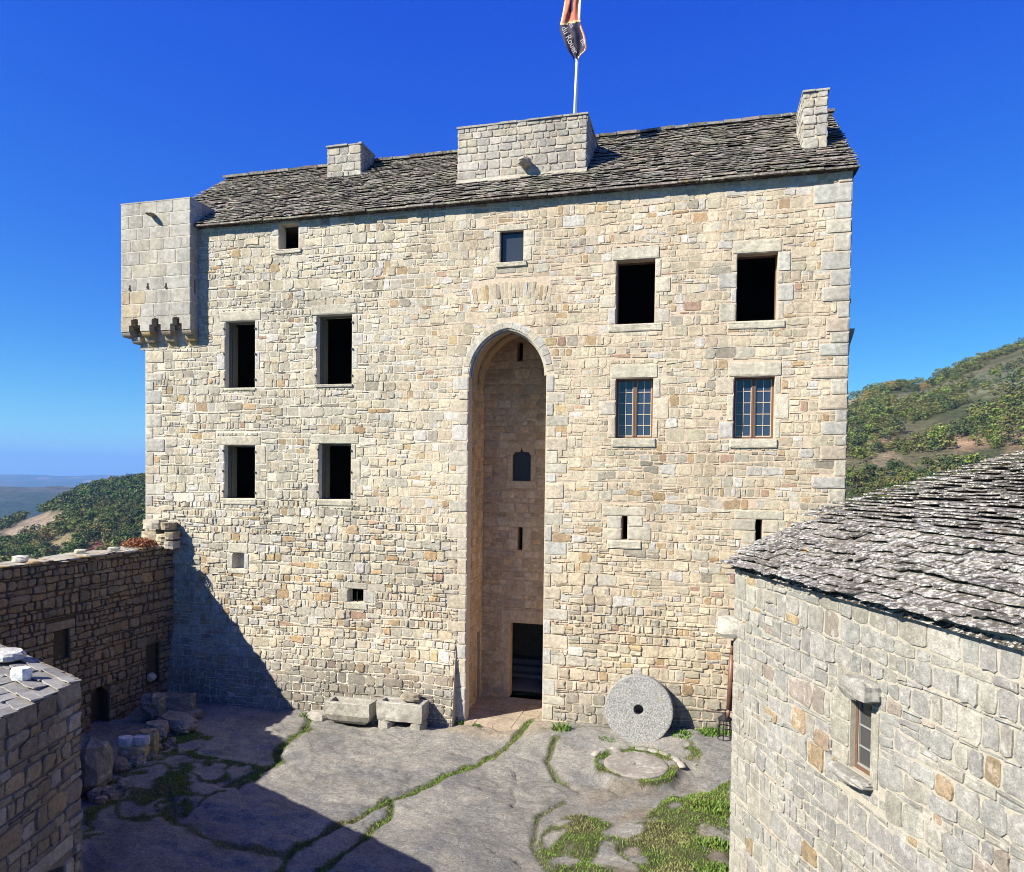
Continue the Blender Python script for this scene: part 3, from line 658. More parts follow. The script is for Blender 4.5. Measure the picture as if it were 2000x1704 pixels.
# roof of overlapping stone slabs
sl = math.atan2(RIDGE_Z-EAVE_Z, RIDGE_Y-(YF-.3)); UPR = Vector((0, math.cos(sl), math.sin(sl))); NRM = Vector((0, -math.sin(sl), math.cos(sl))); ALX = Vector((1, 0, 0))
RX0, RX1 = KX0-.05, KX1+.10
roof = MB(); rr = random.Random(77); L_ = (RIDGE_Z-EAVE_Z)/math.sin(sl); exp_ = .175; nrow = int(L_/exp_)+1
e0 = Vector((0, YF-.2, EAVE_Z))
def tone_r(): k = rr.choice([1.0, .8, 1.25, .62, 1.45, 1.1]); return (k*rr.uniform(.92, 1.08), k*rr.uniform(.92, 1.04), k*rr.uniform(.85, 1.02))
for i in range(nrow):
    x = RX0-rr.uniform(0, .06)
    while x < RX1-.05:
        w = rr.uniform(.2, .55)
        if x+w > RX1-.12: w = RX1+rr.uniform(-.02, .04)-x
        y_ = i*exp_+rr.uniform(-.035, .035)+.04*nz(x*.5, i*.3)
        P = e0+UPR*max(0, y_)+ALX*(x+w/2)
        if w > .06: slab(roof, rr, P, ALX, UPR, NRM, w*.985, min(exp_*1.9, L_-y_+.1), rr.uniform(.022, .042), tone_r())
        x += w
# underlay, far slope, ridge stones
roof.quad((RX0, YF-.18, EAVE_Z-.06), (RX1, YF-.18, EAVE_Z-.06), (RX1, RIDGE_Y, RIDGE_Z-.05), (RX0, RIDGE_Y, RIDGE_Z-.05), (.35, .3, .25))
roof.quad((RX0, RIDGE_Y, RIDGE_Z-.05), (RX1, RIDGE_Y, RIDGE_Z-.05), (RX1, BACK_Y+.3, EAVE_Z-.06), (RX0, BACK_Y+.3, EAVE_Z-.06), (.6, .55, .5))
roof.quad((RX0, YF-.18, EAVE_Z-.065), (RX0, BACK_Y+.3, EAVE_Z-.065), (RX1, BACK_Y+.3, EAVE_Z-.065), (RX1, YF-.18, EAVE_Z-.065), (.3, .25, .2))
x = RX0
while x < RX1:
    w = rr.uniform(.35, .7); M = Matrix.Translation((x+w/2, RIDGE_Y, RIDGE_Z+.03)) @ Matrix.Rotation(rr.uniform(-.06, .06), 4, 'Y') @ Matrix.Rotation(.25, 4, 'X')
    roof.box(-w/2, w/2-.02, -.22, .22, -.05, rr.uniform(.02, .05), tuple(1.3*q for q in tone_r()), M=M); x += w
o_roof = roof.build("roof", [M_LAUZE], keep)
# eave course of thicker flags
ev = MB(); x = RX0
while x < RX1-.02:
    w = min(rr.uniform(.4, .9), RX1+.02-x); ev.box(x+.005, x+w-.005, YF-.25+rr.uniform(-.03, .03), YF+.3, EAVE_Z-.055, EAVE_Z-.005+rr.uniform(-.008, .008), tone_r()); x += w
ev.build("eave_course", [M_LAUZE], o_roof)

# chimneys and the square masonry block on the roof: coursed stones on every side
def stack(name, x0, x1, y0, y1, z0, z1, seed, hr, parent, taper=0.0, ridge=None):
    core = MB(); st = MB(); R_ = random.Random(seed)
    core.box(x0+.005, x1-.005, y0+.005, y1-.005, z0, z1-.03, (0.42, .40, .35))
    for mp, a, b in ((lambda u, v, d: (u, y0-d, v), x0, x1), (lambda u, v, d: (x1+d, u, v), y0, y1), (lambda u, v, d: (x0-d, y1+y0-u, v), y0, y1), (lambda u, v, d: (x1+x0-u, y1+d, v), x0, x1)):
        rubble(st, seed, a-.01, b+.01, z0, z1-.02, mp, pal_grey if ridge is None else pal_keep, hr=hr, ar=(.9, 2.3), gap=.009, D=(.012, .03), wave=.015, rnd=.12, jit=.05, split=.05)
    o = MB(); o.add(core.v, core.f, core.c, 0); o.add(st.v, st.f, st.c, 1); x = x0-.04
    while x < x1+.03:
        w = min(R_.uniform(.3, .6), x1+.05-x); o.box(x+.004, x+w-.004, y0-.05+R_.uniform(-.02, .02), y1+.05, z1-.03, z1+R_.uniform(.012, .035), cjit(R_, (0.36, .345, .31)), 1); x += w
    return o.build(name, [M_MORTAR, M_GREY], parent)
c1 = (onY(640, 288, 23.1), onY(705, 284, 23.1)); stack("chimney", c1[0].x, c1[1].x, 23.1, 24.1, RIDGE_Z-1.6, c1[0].z, 31, (.16, .3), keep)
c2 = (onY(1570, 180, 21.15), onY(1617, 178, 21.15)); stack("chimney", c2[0].x, c2[1].x, 21.15, 22.6, EAVE_Z+.5, c2[0].z, 32, (.2, .36), keep)
db = (onY(895, 245, 21.2), onY(1146, 229, 21.2)); DBZ = (db[0].z+db[1].z)/2
o_db = stack("parapet_block", db[0].x, db[1].x, 21.2, 23.6, EAVE_Z+.6, DBZ, 33, (.2, .33), keep)
b = MB(); q = onY(1027, 322, 21.2); lump(b, rk, (q.x, 21.02, q.z), (.20, .26, .12), (9, 6), (0.4, .38, .32), .25, boxy=.4); b.build("water_spout", [M_GREY], o_db)
b = MB(); zf = lambda y: EAVE_Z+(y-19.8)*math.tan(sl)
b.quad((db[0].x-.03, 21.10, zf(21.10)+.06), (db[1].x+.03, 21.10, zf(21.10)+.06), (db[1].x+.03, 21.2, zf(21.2)+.15), (db[0].x-.03, 21.2, zf(21.2)+.15), (0.40, .375, .31)); b.build("flashing", [M_ASHLAR], o_db)

# corner turret on corbels
TX0, TX1, TY0, TY1 = onY(236, 500, 19.6).x, onY(371, 500, 19.6).x, 19.61, 21.6
TZ0, TZ1 = onY(382, 642, 19.6).z, onY(371, 386, 19.6).z
tur = MB(); tst = MB()
tur.box(TX0+.004, TX1-.004, TY0+.004, TY1, TZ0+.42, TZ1-.02, (0.9, .9, .9))
tur.box(TX0+.02, KX0-.02, TY0+.3, TY1, TZ0+.2, TZ0+.5, (0.9, .9, .9))
# scalloped lower edge: three trefoil mouths between four corbels
ncor = 4; cxs = [lerp(TX0+.16, TX1-.16, i/3) for i in range(ncor)]
def mouth(u):
    for a, b in zip(cxs[:-1], cxs[1:]):
        c, w = (a+b)/2, (b-a)/2-.17
        t = abs(u-c)
        if t < w: return TZ0+.06+(.40 if t < w*.28 else .33 if t < w*.62 else .14)
    return TZ0
tfm = lambda u, v, d: (u, TY0-d, v)
v = TZ0+.46; i = 0; hs = []
while v < TZ1-.05:
    h = rk.uniform(.36, .46); h = TZ1-v if TZ1-v-h < .25 else h; hs.append((v, v+h)); v += h
pal_t = lambda r: cjit(r, r.choice([(0.40, .385, .335), (0.42, .405, .36), (0.385, .37, .33), (0.40, .375, .31), (0.41, .395, .355)]), .07, .02)
for n_, (a, b) in enumerate(hs):
    for mp, s0_, s1_ in ((tfm, TX0, TX1), (lambda u, v, d: (TX1+d, u, v), TY0, TY1), (lambda u, v, d: (TX0-d, TY0+TY1-u, v), TY0, TY1)):
        x = s0_+(0 if n_ % 2 else -.0)
        first = True
        while x < s1_-.02:
            w = rk.uniform(.45, .78); w = w*.6 if first and n_ % 2 else w; first = False
            if s1_-x-w < .25: w = s1_-x
            c = pal_t(rk)
            if n_ < 2 and mp is tfm and x < TX0+.7: c = cjit(rk, (0.42, .355, .25), .1)
            block(tst, rk, x, x+w, a, b, mp, c, rk.uniform(.006, .011), gap=.0035); x += w
N_ = 60
for q in range(N_):
    u0, u1 = lerp(TX0, TX1, q/N_), lerp(TX0, TX1, (q+1)/N_); z = mouth((u0+u1)/2); c = (0.42, .36, .27) if u0 < TX0+.75 else (0.43, .41, .36)
    tst.box(u0, u1+.0001, TY0-.008, TY0+.22, z, TZ0+.465, c)
tst.box(TX1-.22, TX1+.008, TY0-.007, TY1, TZ0+.02, TZ0+.464, (0.42, .4, .35)); tst.box(TX0-.008, TX0+.22, TY0-.007, TY1, TZ0+.02, TZ0+.464, (0.42, .37, .28))
x = TX0-.01
while x < TX1:
    w = min(rk.uniform(.5, .9), TX1+.01-x); tst.box(x+.003, x+w-.003, TY0-.015, TY1, TZ1-.02, TZ1+rk.uniform(.01, .02), pal_t(rk)); x += w
tt = MB(); tt.add(tur.v, tur.f, tur.c, 0); tt.add(tst.v, tst.f, tst.c, 1)
o_t = tt.build("turret", [M_MORTAR, M_GREY], keep)
for i, cx in enumerate(cxs):
    b = MB(); tiers = 3
    for t in range(tiers):
        z1 = TZ0+.03-.19*t; yf = TY0+.01+t*.16; c = (0.48, .345, .17) if rk.random() < .55 else (0.40, .335, .235)
        if i == 0: c = (0.36, .33, .28)
        xo = cx + (0 if i else 0.26*t)
        P = []
        for kk in range(7):
            a_ = math.pi/2*kk/6; P.append((yf+.10*(1-math.cos(a_)) if kk else yf, z1-.19*math.sin(a_)))
        prof = [(YF+.3, z1)]+[(yf, z1)]+P[1:]+[(YF+.3, z1-.19)]
        vv = [(xo-.165, y, z) for y, z in prof]+[(xo+.165, y, z) for y, z in prof]; n = len(prof)
        b.add(vv, [tuple(range(n-1, -1, -1)), tuple(range(n, 2*n))]+[(q, (q+1) % n, n+(q+1) % n, n+q) for q in range(n)], cjit(rk, c, .1))
    if i == 0:
        for t in range(tiers):
            z1 = TZ0+.03-.19*t; b.box(TX0+.03+t*.2, KX0+.02, YF-.02, YF+.3, z1-.188, z1-.002, cjit(rk, (0.38, .34, .28), .1))
    b.build("corbel", [M_GREY], o_t)
b = MB(); q = onY(300, 422, 19.6); lump(b, rk, (q.x, TY0-.12, q.z), (.11, .2, .05), (8, 6), (0.30, .29, .20), .2, boxy=.3); b.build("water_spout", [M_GREY], o_t)
for px in (254, 289, 324.5):
    b = MB()
    q = onY(px, 560 if px > 260 else 564, TY0); b.tube([(q.x, TY0-.024, q.z-.035), (q.x, TY0-.004, q.z-.035)], .05, 10); b.box(q.x-.018, q.x+.018, TY0-.024, TY0-.004, q.z-.03, q.z+.11); b.build("arrow_slit", [M_INSIDE], o_t)  # raised near-black marks stand in for the shade inside the slits
q = onX(380, 560, TX1); b = MB(); b.box(TX1+.012, TX1+.02, q.y-.02, q.y+.02, q.z-.22, q.z+.22)
b.build("arrow_slit", [M_INSIDE], o_t)  # solid dark strip painted as the shaded slit opening

# flag pole on the block, banner hanging round it
pb = onY(1122, 226, 22.0); pt_ = onY(1133, 0, 21.9); pd = (pt_-pb); ptop = pb+pd*1.25
flag = empty("flagpole", (pb.x, pb.y, DBZ-.05), "tall white flagpole with a banner standing on the roof block", "flagpole")
b = MB(); b.tube([tuple(Vector((pb.x, pb.y, DBZ-.05))), tuple(pb+pd*.5), tuple(ptop)], [.055, .048, .036], 14); b.build("pole", [M_POLE], flag, True)
def mat_cloth(name, c):
    m, N, L, B = nodes(name); B.inputs['Base Color'].default_value = (*c, 1); B.inputs['Roughness'].default_value = .8
    co = N.new('ShaderNodeTexCoord').outputs['Object']; n = _noise(N, L, 9, 4, .6, co); L.new(_ramp(N, L, n, .3, .7, (*[x*.75 for x in c], 1), (*[min(1, x*1.25) for x in c], 1)), B.inputs['Base Color']); return m
C_OR, C_YE, C_NA, C_WH = mat_cloth("orange_red_cloth", (.42, .11, .065)), mat_cloth("pale_yellow_cloth", (.55, .38, .17)), mat_cloth("navy_cloth", (.010, .006, .028)), mat_cloth("white_lettering", (.32, .30, .30))
fl_ = MB(); FY = 21.86; nu, nv_ = 24, 44
left = [(-16, 1104), (0, 1103), (25, 1099), (50, 1093.5), (58, 1093.5), (75, 1099), (90, 1105), (103, 1112), (116, 1122)]
right = [(-16, 1131), (0, 1131), (43, 1133.5), (50, 1135), (70, 1142), (85, 1144.5), (93, 1146), (100, 1143), (106, 1137), (116, 1128)]
for j_ in range(nv_+1):
    y = lerp(-16, 113, j_/nv_); a = interp(y, *zip(*left)); c_ = interp(y, *zip(*right))
    for i in range(nu+1):
        x = lerp(a, c_, i/nu); sag = (3.0*math.sin(i*.9)+2*math.sin(i*.35+1)) if j_ == nv_ else 0
        q = onY(x, y+sag, FY+.028*math.sin(i*.55+j_*.12)+.02*math.sin(j_*.3+i*.2)); fl_.v.append(tuple(q)); fl_.c.append((1, 1, 1))
for j_ in range(nv_):
    y = lerp(-16, 113, (j_+.5)/nv_); a = interp(y, *zip(*left)); c_ = interp(y, *zip(*right))
    for i in range(nu):
        x = lerp(a, c_, (i+.5)/nu); bot = 50-7*(x-1093)/37
        if y < bot: mi = 1 if (y > bot-4 or x < a+2.5) else (2 if (abs(x-1117+y*.1) < 3.2 and y < 24) else 0)
        else: mi = 1 if (x > c_-3.4 and y > 52) and x < c_-1.6 else (0 if x >= c_-2.0 and y > 48 else 2)
        k = j_*(nu+1)+i; fl_.f.append((k, k+1, k+nu+2, k+nu+1)); fl_.m.append(mi)
o_fl = fl_.build("banner", [C_OR, C_YE, C_NA], flag, True)
def text_mesh(body, name, size, loc, X, Yv, mat, parent, extrude=.002):
    cu = bpy.data.curves.new(name, 'FONT'); cu.body = body; cu.size = size; cu.extrude = extrude; to = bpy.data.objects.new(name, cu); col.objects.link(to)
    bpy.context.view_layer.update(); me = bpy.data.meshes.new_from_object(to.evaluated_get(bpy.context.evaluated_depsgraph_get()))
    bpy.data.objects.remove(to); bpy.data.curves.remove(cu)
    X = Vector(X).normalized(); Yv = Vector(Yv).normalized(); Z = X.cross(Yv)
    for vtx in me.vertices: vtx.co = Vector(loc)+X*vtx.co.x+Yv*vtx.co.y+Z*vtx.co.z
    me.materials.clear(); me.materials.append(mat); o = bpy.data.objects.new(name, me); col.objects.link(o)
    if parent: o.parent = parent; o.matrix_parent_inverse = Matrix.Translation(-world_loc(parent))
    return o
def seg3(p, q, Y): return onY(*p, Y), onY(*q, Y)
for body, p, q, s in (("du Rouer", (1096, 55), (1120.5, 107), .25), ("es", (1111, 47), (1117, 60), .19), ("ne", (1132, 80), (1140, 93), .22)):
    A, B_ = seg3(p, q, FY-.10); X = (B_-A); text_mesh(body, "lettering", s, A, X, (-X.z, 0, X.x) if X.x*0 == 0 else X, C_WH, o_fl)
#==PART3==
# ------------------------------------------------------------------ courtyard rock
PBB = {}
def poly_dist(px, py, P):
    d = 1e9; k = id(P)
    if k not in PBB: PBB[k] = (min(q[0] for q in P), max(q[0] for q in P), min(q[1] for q in P), max(q[1] for q in P))
    b_ = PBB[k]
    if px < b_[0]-.8 or px > b_[1]+.8 or py < b_[2]-.8 or py > b_[3]+.8: return 9.0
    for (ax, ay), (bx, by) in zip(P[:-1], P[1:]):
        vx, vy = bx-ax, by-ay; L2 = vx*vx+vy*vy+1e-9; t = max(0, min(1, ((px-ax)*vx+(py-ay)*vy)/L2)); d = min(d, math.hypot(px-ax-t*vx, py-ay-t*vy))
    return d
def gpoly(pts): return [(q.x, q.y) for q in (onG(*p) for p in pts)]
CR = [ # joints in the rock: polyline, half width, depth, grass density
 (gpoly([(1035, 1428), (1005, 1450), (960, 1478), (900, 1503), (850, 1525), (800, 1545), (755, 1560), (700, 1590), (650, 1612), (600, 1640), (565, 1660), (545, 1704)]), .16, .07, 1.0),
 (gpoly([(765, 1560), (760, 1590), (735, 1605), (712, 1630), (690, 1650), (640, 1690), (600, 1712)]), .13, .06, 1.0),
 (gpoly([(606, 1402), (590, 1430), (560, 1450), (540, 1468), (545, 1488), (515, 1505), (440, 1530)]), .15, .09, 1.0),
 (gpoly([(1085, 1462), (1068, 1488), (1090, 1520), (1128, 1545)]), .10, .10, .8),
 (gpoly([(330, 1560), (345, 1600), (430, 1640), (500, 1650), (560, 1668)]), .22, .07, .7),
 (gpoly([(950, 1705), (985, 1640), (1000, 1560), (1012, 1500)]), .025, .03, 0.0),
 (gpoly([(1100, 1562), (1050, 1600), (1040, 1640), (1070, 1704)]), .07, .06, .75),
 *[(gpoly(p_), .035, .10, 0.0) for p_ in ([(1002, 1538), (1008, 1560), (1000, 1582)], [(985, 1496), (1004, 1500), (1010, 1520)], [(955, 1655), (968, 1662)], [(1000, 1672), (1022, 1690)], [(640, 1578), (662, 1572)], [(930, 1540), (960, 1545)], [(1120, 1462), (1180, 1470), (1215, 1464)], [(1130, 1530), (1210, 1548), (1300, 1545)], [(1180, 1560), (1260, 1575)], [(1340, 1520), (1400, 1530)], [(700, 1470), (745, 1466)])],
 (gpoly([(1060, 1445), (1180, 1452), (1290, 1450)]), .07, .05, .4)]
DZ = .27; DISC = onG(1243, 1491, DZ); DISC_R = .80
GA = [gpoly([(1050, 1650), (1062, 1600), (1135, 1590), (1235, 1612), (1315, 1562), (1425, 1535), (1425, 1720), (1085, 1720)]),
      gpoly([(160, 1640), (165, 1540), (250, 1490), (330, 1462), (420, 1478), (520, 1500), (505, 1530), (420, 1550), (360, 1590), (260, 1600)]),
      gpoly([(280, 1450), (380, 1425), (420, 1440), (380, 1470), (300, 1480)]),
      gpoly([(1380, 1440), (1425, 1436), (1425, 1475), (1330, 1470)]), gpoly([(1340, 1480), (1372, 1500), (1362, 1515), (1330, 1500)])]
def inpoly(x, y, P):
    c = False; n = len(P)
    for i in range(n):
        (ax, ay), (bx, by) = P[i], P[i-1]
        if (ay > y) != (by > y) and x < (bx-ax)*(y-ay)/(by-ay)+ax: c = not c
    return c
def grass_w(x, y):
    w = 0.0
    for P, hw, dp, g in CR:
        if g:
            d = poly_dist(x, y, P); q = hw*(0.75+0.9*nz(x*1.7, y*1.7, 5)); w = max(w, g*(1-sstep(q*.5, q*1.15+.03, d)))
    for i, P in enumerate(GA):
        if inpoly(x, y, P):
            k = nz(x*1.1, y*1.1, 2)+.5*nz(x*3.1, y*3.1, 8); rdg = 1-abs(nz(x*.95+3, y*1.3, 17)+.25*nz(x*3, y*3, 6))/.13; w = max(w, sstep(.10, .34, k+(.12 if i else .30+.30*sstep(-2.4, .2, x))), .85*sstep(0, .6, rdg))
    dd = math.hypot(x-DISC.x, (y-DISC.y))
    if DISC_R*.96 < dd < DISC_R*1.32: w = max(w, .95*sstep(-.15, .25, nz(x*2.2, y*2.2, 1)+.14))
    return w
def gz(x, y):
    z = .36*sstep(-5.6, -4.2, x)*sstep(17.5, 19.9, y)+.08*sstep(-8, -6, x)*sstep(18, 19.8, y) + .20*sstep(-3.5, 1.5, x)*sstep(14, 18, y)
    z += .075*nz(x*.55, y*.55, 1)+.035*nz(x*1.6, y*2.1, 2)+.030*nz(x*2.5+y, y*4.5, 3)+.022*nz(x*6, y*9, 4)
    s = 3.2*nz(x*.55+.2*y, y*1.0-.15*x, 71)+.5*nz(x*2, y*2.6, 72); fr_s = s-math.floor(s); z += .042*(math.floor(s)+sstep(.80, .97, fr_s)-.5)*sstep(-.35, .05, nz(x*.5, y*.5, 73))
    r = abs(nz(x*1.4+.8*y, y*.9-.3*x, 6)); z -= .03*max(0, 1-r/.05)*sstep(-.1, .3, nz(x*.6, y*.6, 12))
    for P, hw, dp, g in CR:
        d = poly_dist(x, y, P)
        if d < hw*2: z -= dp*.8*(1-sstep(hw*.45, hw*1.0, d+.03*nz(x*5, y*5, 2)+.04*nz(x*1.5, y*1.5, 7)))*(1 if g > .7 else sstep(-.25, .2, nz(x*1.3, y*1.3, 27)))
    dd = math.hypot(x-DISC.x, y-DISC.y)
    if dd < DISC_R*1.5: z = lerp(z, DZ-.05*(1-sstep(DISC_R*1.1, DISC_R*1.25, dd)), 1-sstep(DISC_R*1.2, DISC_R*1.5, dd))
    if x > -1.5 and y < 17.6:  # flagstones on the right
        vx, vy = x*1.25, y*1.6; z += .03*sstep(.0, .12, nz(vx, vy, 21))-.02
    return z
X0, X1, Y0, Y1, ST = -19.0, 4.0, 4.0, 20.35, .06
nx, ny = int((X1-X0)/ST)+1, int((Y1-Y0)/ST)+1
gv = []; gc = []; GW = {}
for j in range(ny):
    for i in range(nx):
        x, y = X0+i*ST, Y0+j*ST
        vis = y > 10.5 and -18 < x < 1.6
        w = grass_w(x, y) if vis else 0.0
        z = gz(x, y) if vis else .02*nz(x, y)
        if w > .05: GW[(i, j)] = w
        k = .9+.25*nz(x*.35, y*.35, 9); t = sstep(-.2, .4, nz(x*.8, y*.8, 31)); rt = sstep(-3.5, -1.5, x)*sstep(18.5, 16.5, y)
        rock = [k*lerp(a, b, t) for a, b in zip((.315, .305, .28), (.365, .35, .318))]; rock = [lerp(a, b, rt*.7*sstep(-.1, .3, nz(x*1.1, y*1.4, 40))) for a, b in zip(rock, (.22, .18, .135))]
        dk = sstep(.08, .38, nz(x*.75, y*.95, 77)+.35*nz(x*2.6, y*3.2, 78)); rock = [lerp(a, b, .75*dk) for a, b in zip(rock, (.215, .215, .21))]
        th = sstep(-7.6, -6.6, x)*sstep(-3.6, -4.4, x)*sstep(18.9, 19.6, y); rock = [lerp(a, b, th*.8) for a, b in zip(rock, (.36, .30, .225))]
        gv.append((x, y, z)); gc.append(tuple(lerp(a, b, min(1, w*1.1)) for a, b in zip(rock, (.085, .08, .04))))
gf = [(j*nx+i, j*nx+i+1, (j+1)*nx+i+1, (j+1)*nx+i) for j in range(ny-1) for i in range(nx-1)]
def mat_rock(name):
    m, N, L, B = nodes(name); B.inputs['Roughness'].default_value = .88; B.inputs['Specular IOR Level'].default_value = .3
    co = N.new('ShaderNodeTexCoord').outputs['Object']; at = N.new('ShaderNodeAttribute'); at.attribute_name = 'Col'
    mp = N.new('ShaderNodeMapping'); mp.inputs['Scale'].default_value = (1, 1.5, 1); mp.inputs['Rotation'].default_value = (0, 0, .3); L.new(co, mp.inputs[0])
    n1 = _noise(N, L, 9, 8, .8, mp.outputs[0]); n2 = _noise(N, L, 24, 5, .85, co); n3 = _noise(N, L, 2.2, 6, .65, co)
    c = _mix(N, L, 1.0, at.outputs['Color'], _ramp(N, L, n1, .3, .7, (.55, .55, .57, 1), (1.30, 1.29, 1.26, 1)), 'MULTIPLY')
    c = _mix(N, L, 1.0, c, _ramp(N, L, n2, .3, .7, (.48, .48, .49, 1), (1.5, 1.5, 1.48, 1)), 'MULTIPLY')
    c = _mix(N, L, 1.0, c, _ramp(N, L, n3, .35, .65, (.82, .83, .86, 1), (1.1, 1.08, 1.04, 1)), 'MULTIPLY')
    L.new(c, B.inputs['Base Color'])
    n4 = _noise(N, L, 20, 3, .6, co); c = _mix(N, L, _ramp(N, L, n4, .68, .74), c, (.62, .61, .57))   # pale crystals
    n5 = _noise(N, L, 4.5, 8, .62, mp.outputs[0]); ab = N.new('ShaderNodeMath'); ab.operation = 'SUBTRACT'; L.new(n5, ab.inputs[0]); ab.inputs[1].default_value = .5
    a2 = N.new('ShaderNodeMath'); a2.operation = 'ABSOLUTE'; L.new(ab.outputs[0], a2.inputs[0]); ck = _ramp(N, L, a2.outputs[0], .0, .012)   # hairline cracks
    n6 = _noise(N, L, 1.2, 3, .6, co); gate = _ramp(N, L, n6, .48, .60); ckm = _mix(N, L, gate, (1, 1, 1), ck)
    c = _mix(N, L, 1.0, c, _mix(N, L, ckm, (.35, .34, .33), (1, 1, 1)), 'MULTIPLY'); L.new(c, B.inputs['Base Color'])
    h = N.new('ShaderNodeMath'); h.operation = 'MULTIPLY_ADD'; L.new(n2, h.inputs[0]); h.inputs[1].default_value = .6; L.new(n1, h.inputs[2]); _bump(N, L, B, h.outputs[0], 1.0, .07)
    return m
g = MB(); g.add(gv, gf, gc); o_g = g.build("ground", [mat_rock("courtyard_rock")], None, True); tag(o_g, kind='structure')

# grass growing in the joints and between the flags
M_GRASS = mat_leaf("grass_blades", (1, 1, 1), 0.0)
gr = MB(); rg = random.Random(3)
def blade(x, y, z, h, w, c):
    a = rg.uniform(0, 6.283); dx, dy = math.cos(a)*w/2, math.sin(a)*w/2; l = rg.uniform(-.6, .6)*h; l2 = rg.uniform(-.6, .6)*h
    gr.add([(x-dx, y-dy, z), (x+dx, y+dy, z), (x+l*.4+dx*.7, y+l2*.4+dy*.7, z+h*.6), (x+l, y+l2, z+h)], [(0, 1, 2), (0, 2, 3)], c)
for (i, j), w in GW.items():
    x, y = X0+i*ST, Y0+j*ST; n = w*w*8*(0.7 if y < 17 and x > -4 else 1.0)
    for _ in range(int(n)+(rg.random() < n % 1)):
        px, py = x+rg.uniform(-.5, .5)*ST, y+rg.uniform(-.5, .5)*ST; k = rg.uniform(.7, 1.3); dry = sstep(.1, .35, nz(px*.9, py*.9, 50))
        c = tuple(k*lerp(a, b, dry*.85) for a, b in zip(rg.choice([(.14, .235, .032), (.18, .27, .042), (.11, .19, .028), (.20, .235, .06)]), (.24, .23, .09)))
        blade(px, py, gz(px, py)-.01, rg.uniform(.02, .06)*(.6+.6*w), rg.uniform(.010, .02), c)
def tuft(px, py, n, r, h, Z=None, dry=0.0):
    q = onG(px, py, Z if Z is not None else .1)
    for _ in range(n):
        a, d = rg.uniform(0, 6.283), r*math.sqrt(rg.random()); x, y = q.x+d*math.cos(a), q.y+d*math.sin(a)*.5; k = rg.uniform(.7, 1.3)
        blade(x, y, gz(x, y)-.01, h*rg.uniform(.4, 1.1)*(1-.5*d/r), rg.uniform(.02, .04), tuple(k*lerp(a_, b_, dry if rg.random() < .5 else 0) for a_, b_ in zip((.12, .20, .035), (.26, .22, .07))))
for a in ((1095, 1432, 170, .28, .32, .3, .5), (1395, 1452, 500, .5, .26, .3), (620, 1378, 150, .22, .3, 0, .3), (600, 1402, 120, .25, .22, 0), (900, 1412, 90, .18, .2, .1), (865, 1398, 90, .22, .2, 0, .6), (930, 1412, 60, .15, .14, .2), (635, 1362, 90, .12, .34, 0), (690, 1404, 60, .3, .1, 0, .4), (775, 1402, 60, .3, .12, 0, .4), (1330, 1462, 160, .3, .16, .2), (1185, 1455, 60, .25, .12, .2), (1390, 1590, 300, .5, .25, 0, .4), (1400, 1650, 300, .45, .24, 0, .3), (1395, 1700, 200, .4, .22, 0, .2)): tuft(*a)
o_gr = gr.build("grass", [M_GRASS]); tag(o_gr, "short green grass growing in the joints of the courtyard rock", "grass", kind='stuff')

# old millstone bed set in the rock
def rough_disc(mb, c, r0, r1, zt, zb, n, rng, color, amp=.04, hole=0, Mx=None, rings=5):
    vv = []; fs = []; sd = rng.uniform(0, 50)
    prof = [(r0, zb), (r0, zt-.015), (r0+.015, zt)] + [(lerp(r0+.02, r1-.03, k/rings), zt) for k in range(1, rings)] + [(r1-.03, zt), (r1-.008, zt-.012), (r1, zt-.035), (r1, zb)]
    for i in range(n):
        a = 2*math.pi*i/n
        for (r, z) in prof:
            q = 1+amp*nz(math.cos(a)*1.5+sd, math.sin(a)*1.5)+amp*.5*nz(math.cos(a)*5+sd, math.sin(a)*5) if r > r0+.1 else 1+amp*2*nz(math.cos(a)*2, math.sin(a)*2, sd)
            p = Vector((r*q*math.cos(a), r*q*math.sin(a), z+(.012*nz(r*4*math.cos(a), r*4*math.sin(a), sd) if z == zt else 0)))
            vv.append(tuple(Vector(c)+(Mx @ p if Mx else p)))
    m = len(prof)
    for i in range(n):
        for k in range(m-1): fs.append((i*m+k, ((i+1) % n)*m+k, ((i+1) % n)*m+k+1, i*m+k+1))
    mb.add(vv, fs, color)
b = MB(); rough_disc(b, (DISC.x, DISC.y, DZ), .03, DISC_R, -.015, -.15, 40, rg, (.29, .265, .24), .06)
o = b.build("stone_disc", [M_GREY], None, True); tag(o, "flat round pinkish stone set into the rock in front of the standing millstone", "stone disc")
rim = MB()
for i in range(20):
    a = 2*math.pi*i/20+rg.uniform(-.08, .08); rr_ = DISC_R*1.42
    if not (.1 < (a % 6.283) < 2.9): continue
    lump(rim, rg, (DISC.x+rr_*math.cos(a), DISC.y+rr_*math.sin(a)*.9, DZ-.015), (.19, .10, .05), (8, 5), cjit(rg, (.33, .31, .28), .12), .25, boxy=.5, M=Matrix.Rotation(a+math.pi/2, 3, 'Z'))
o = rim.build("kerb_ring", [M_GREY], None, True); tag(o, "broken ring of rough kerb stones round the flat round stone", "stone kerb")

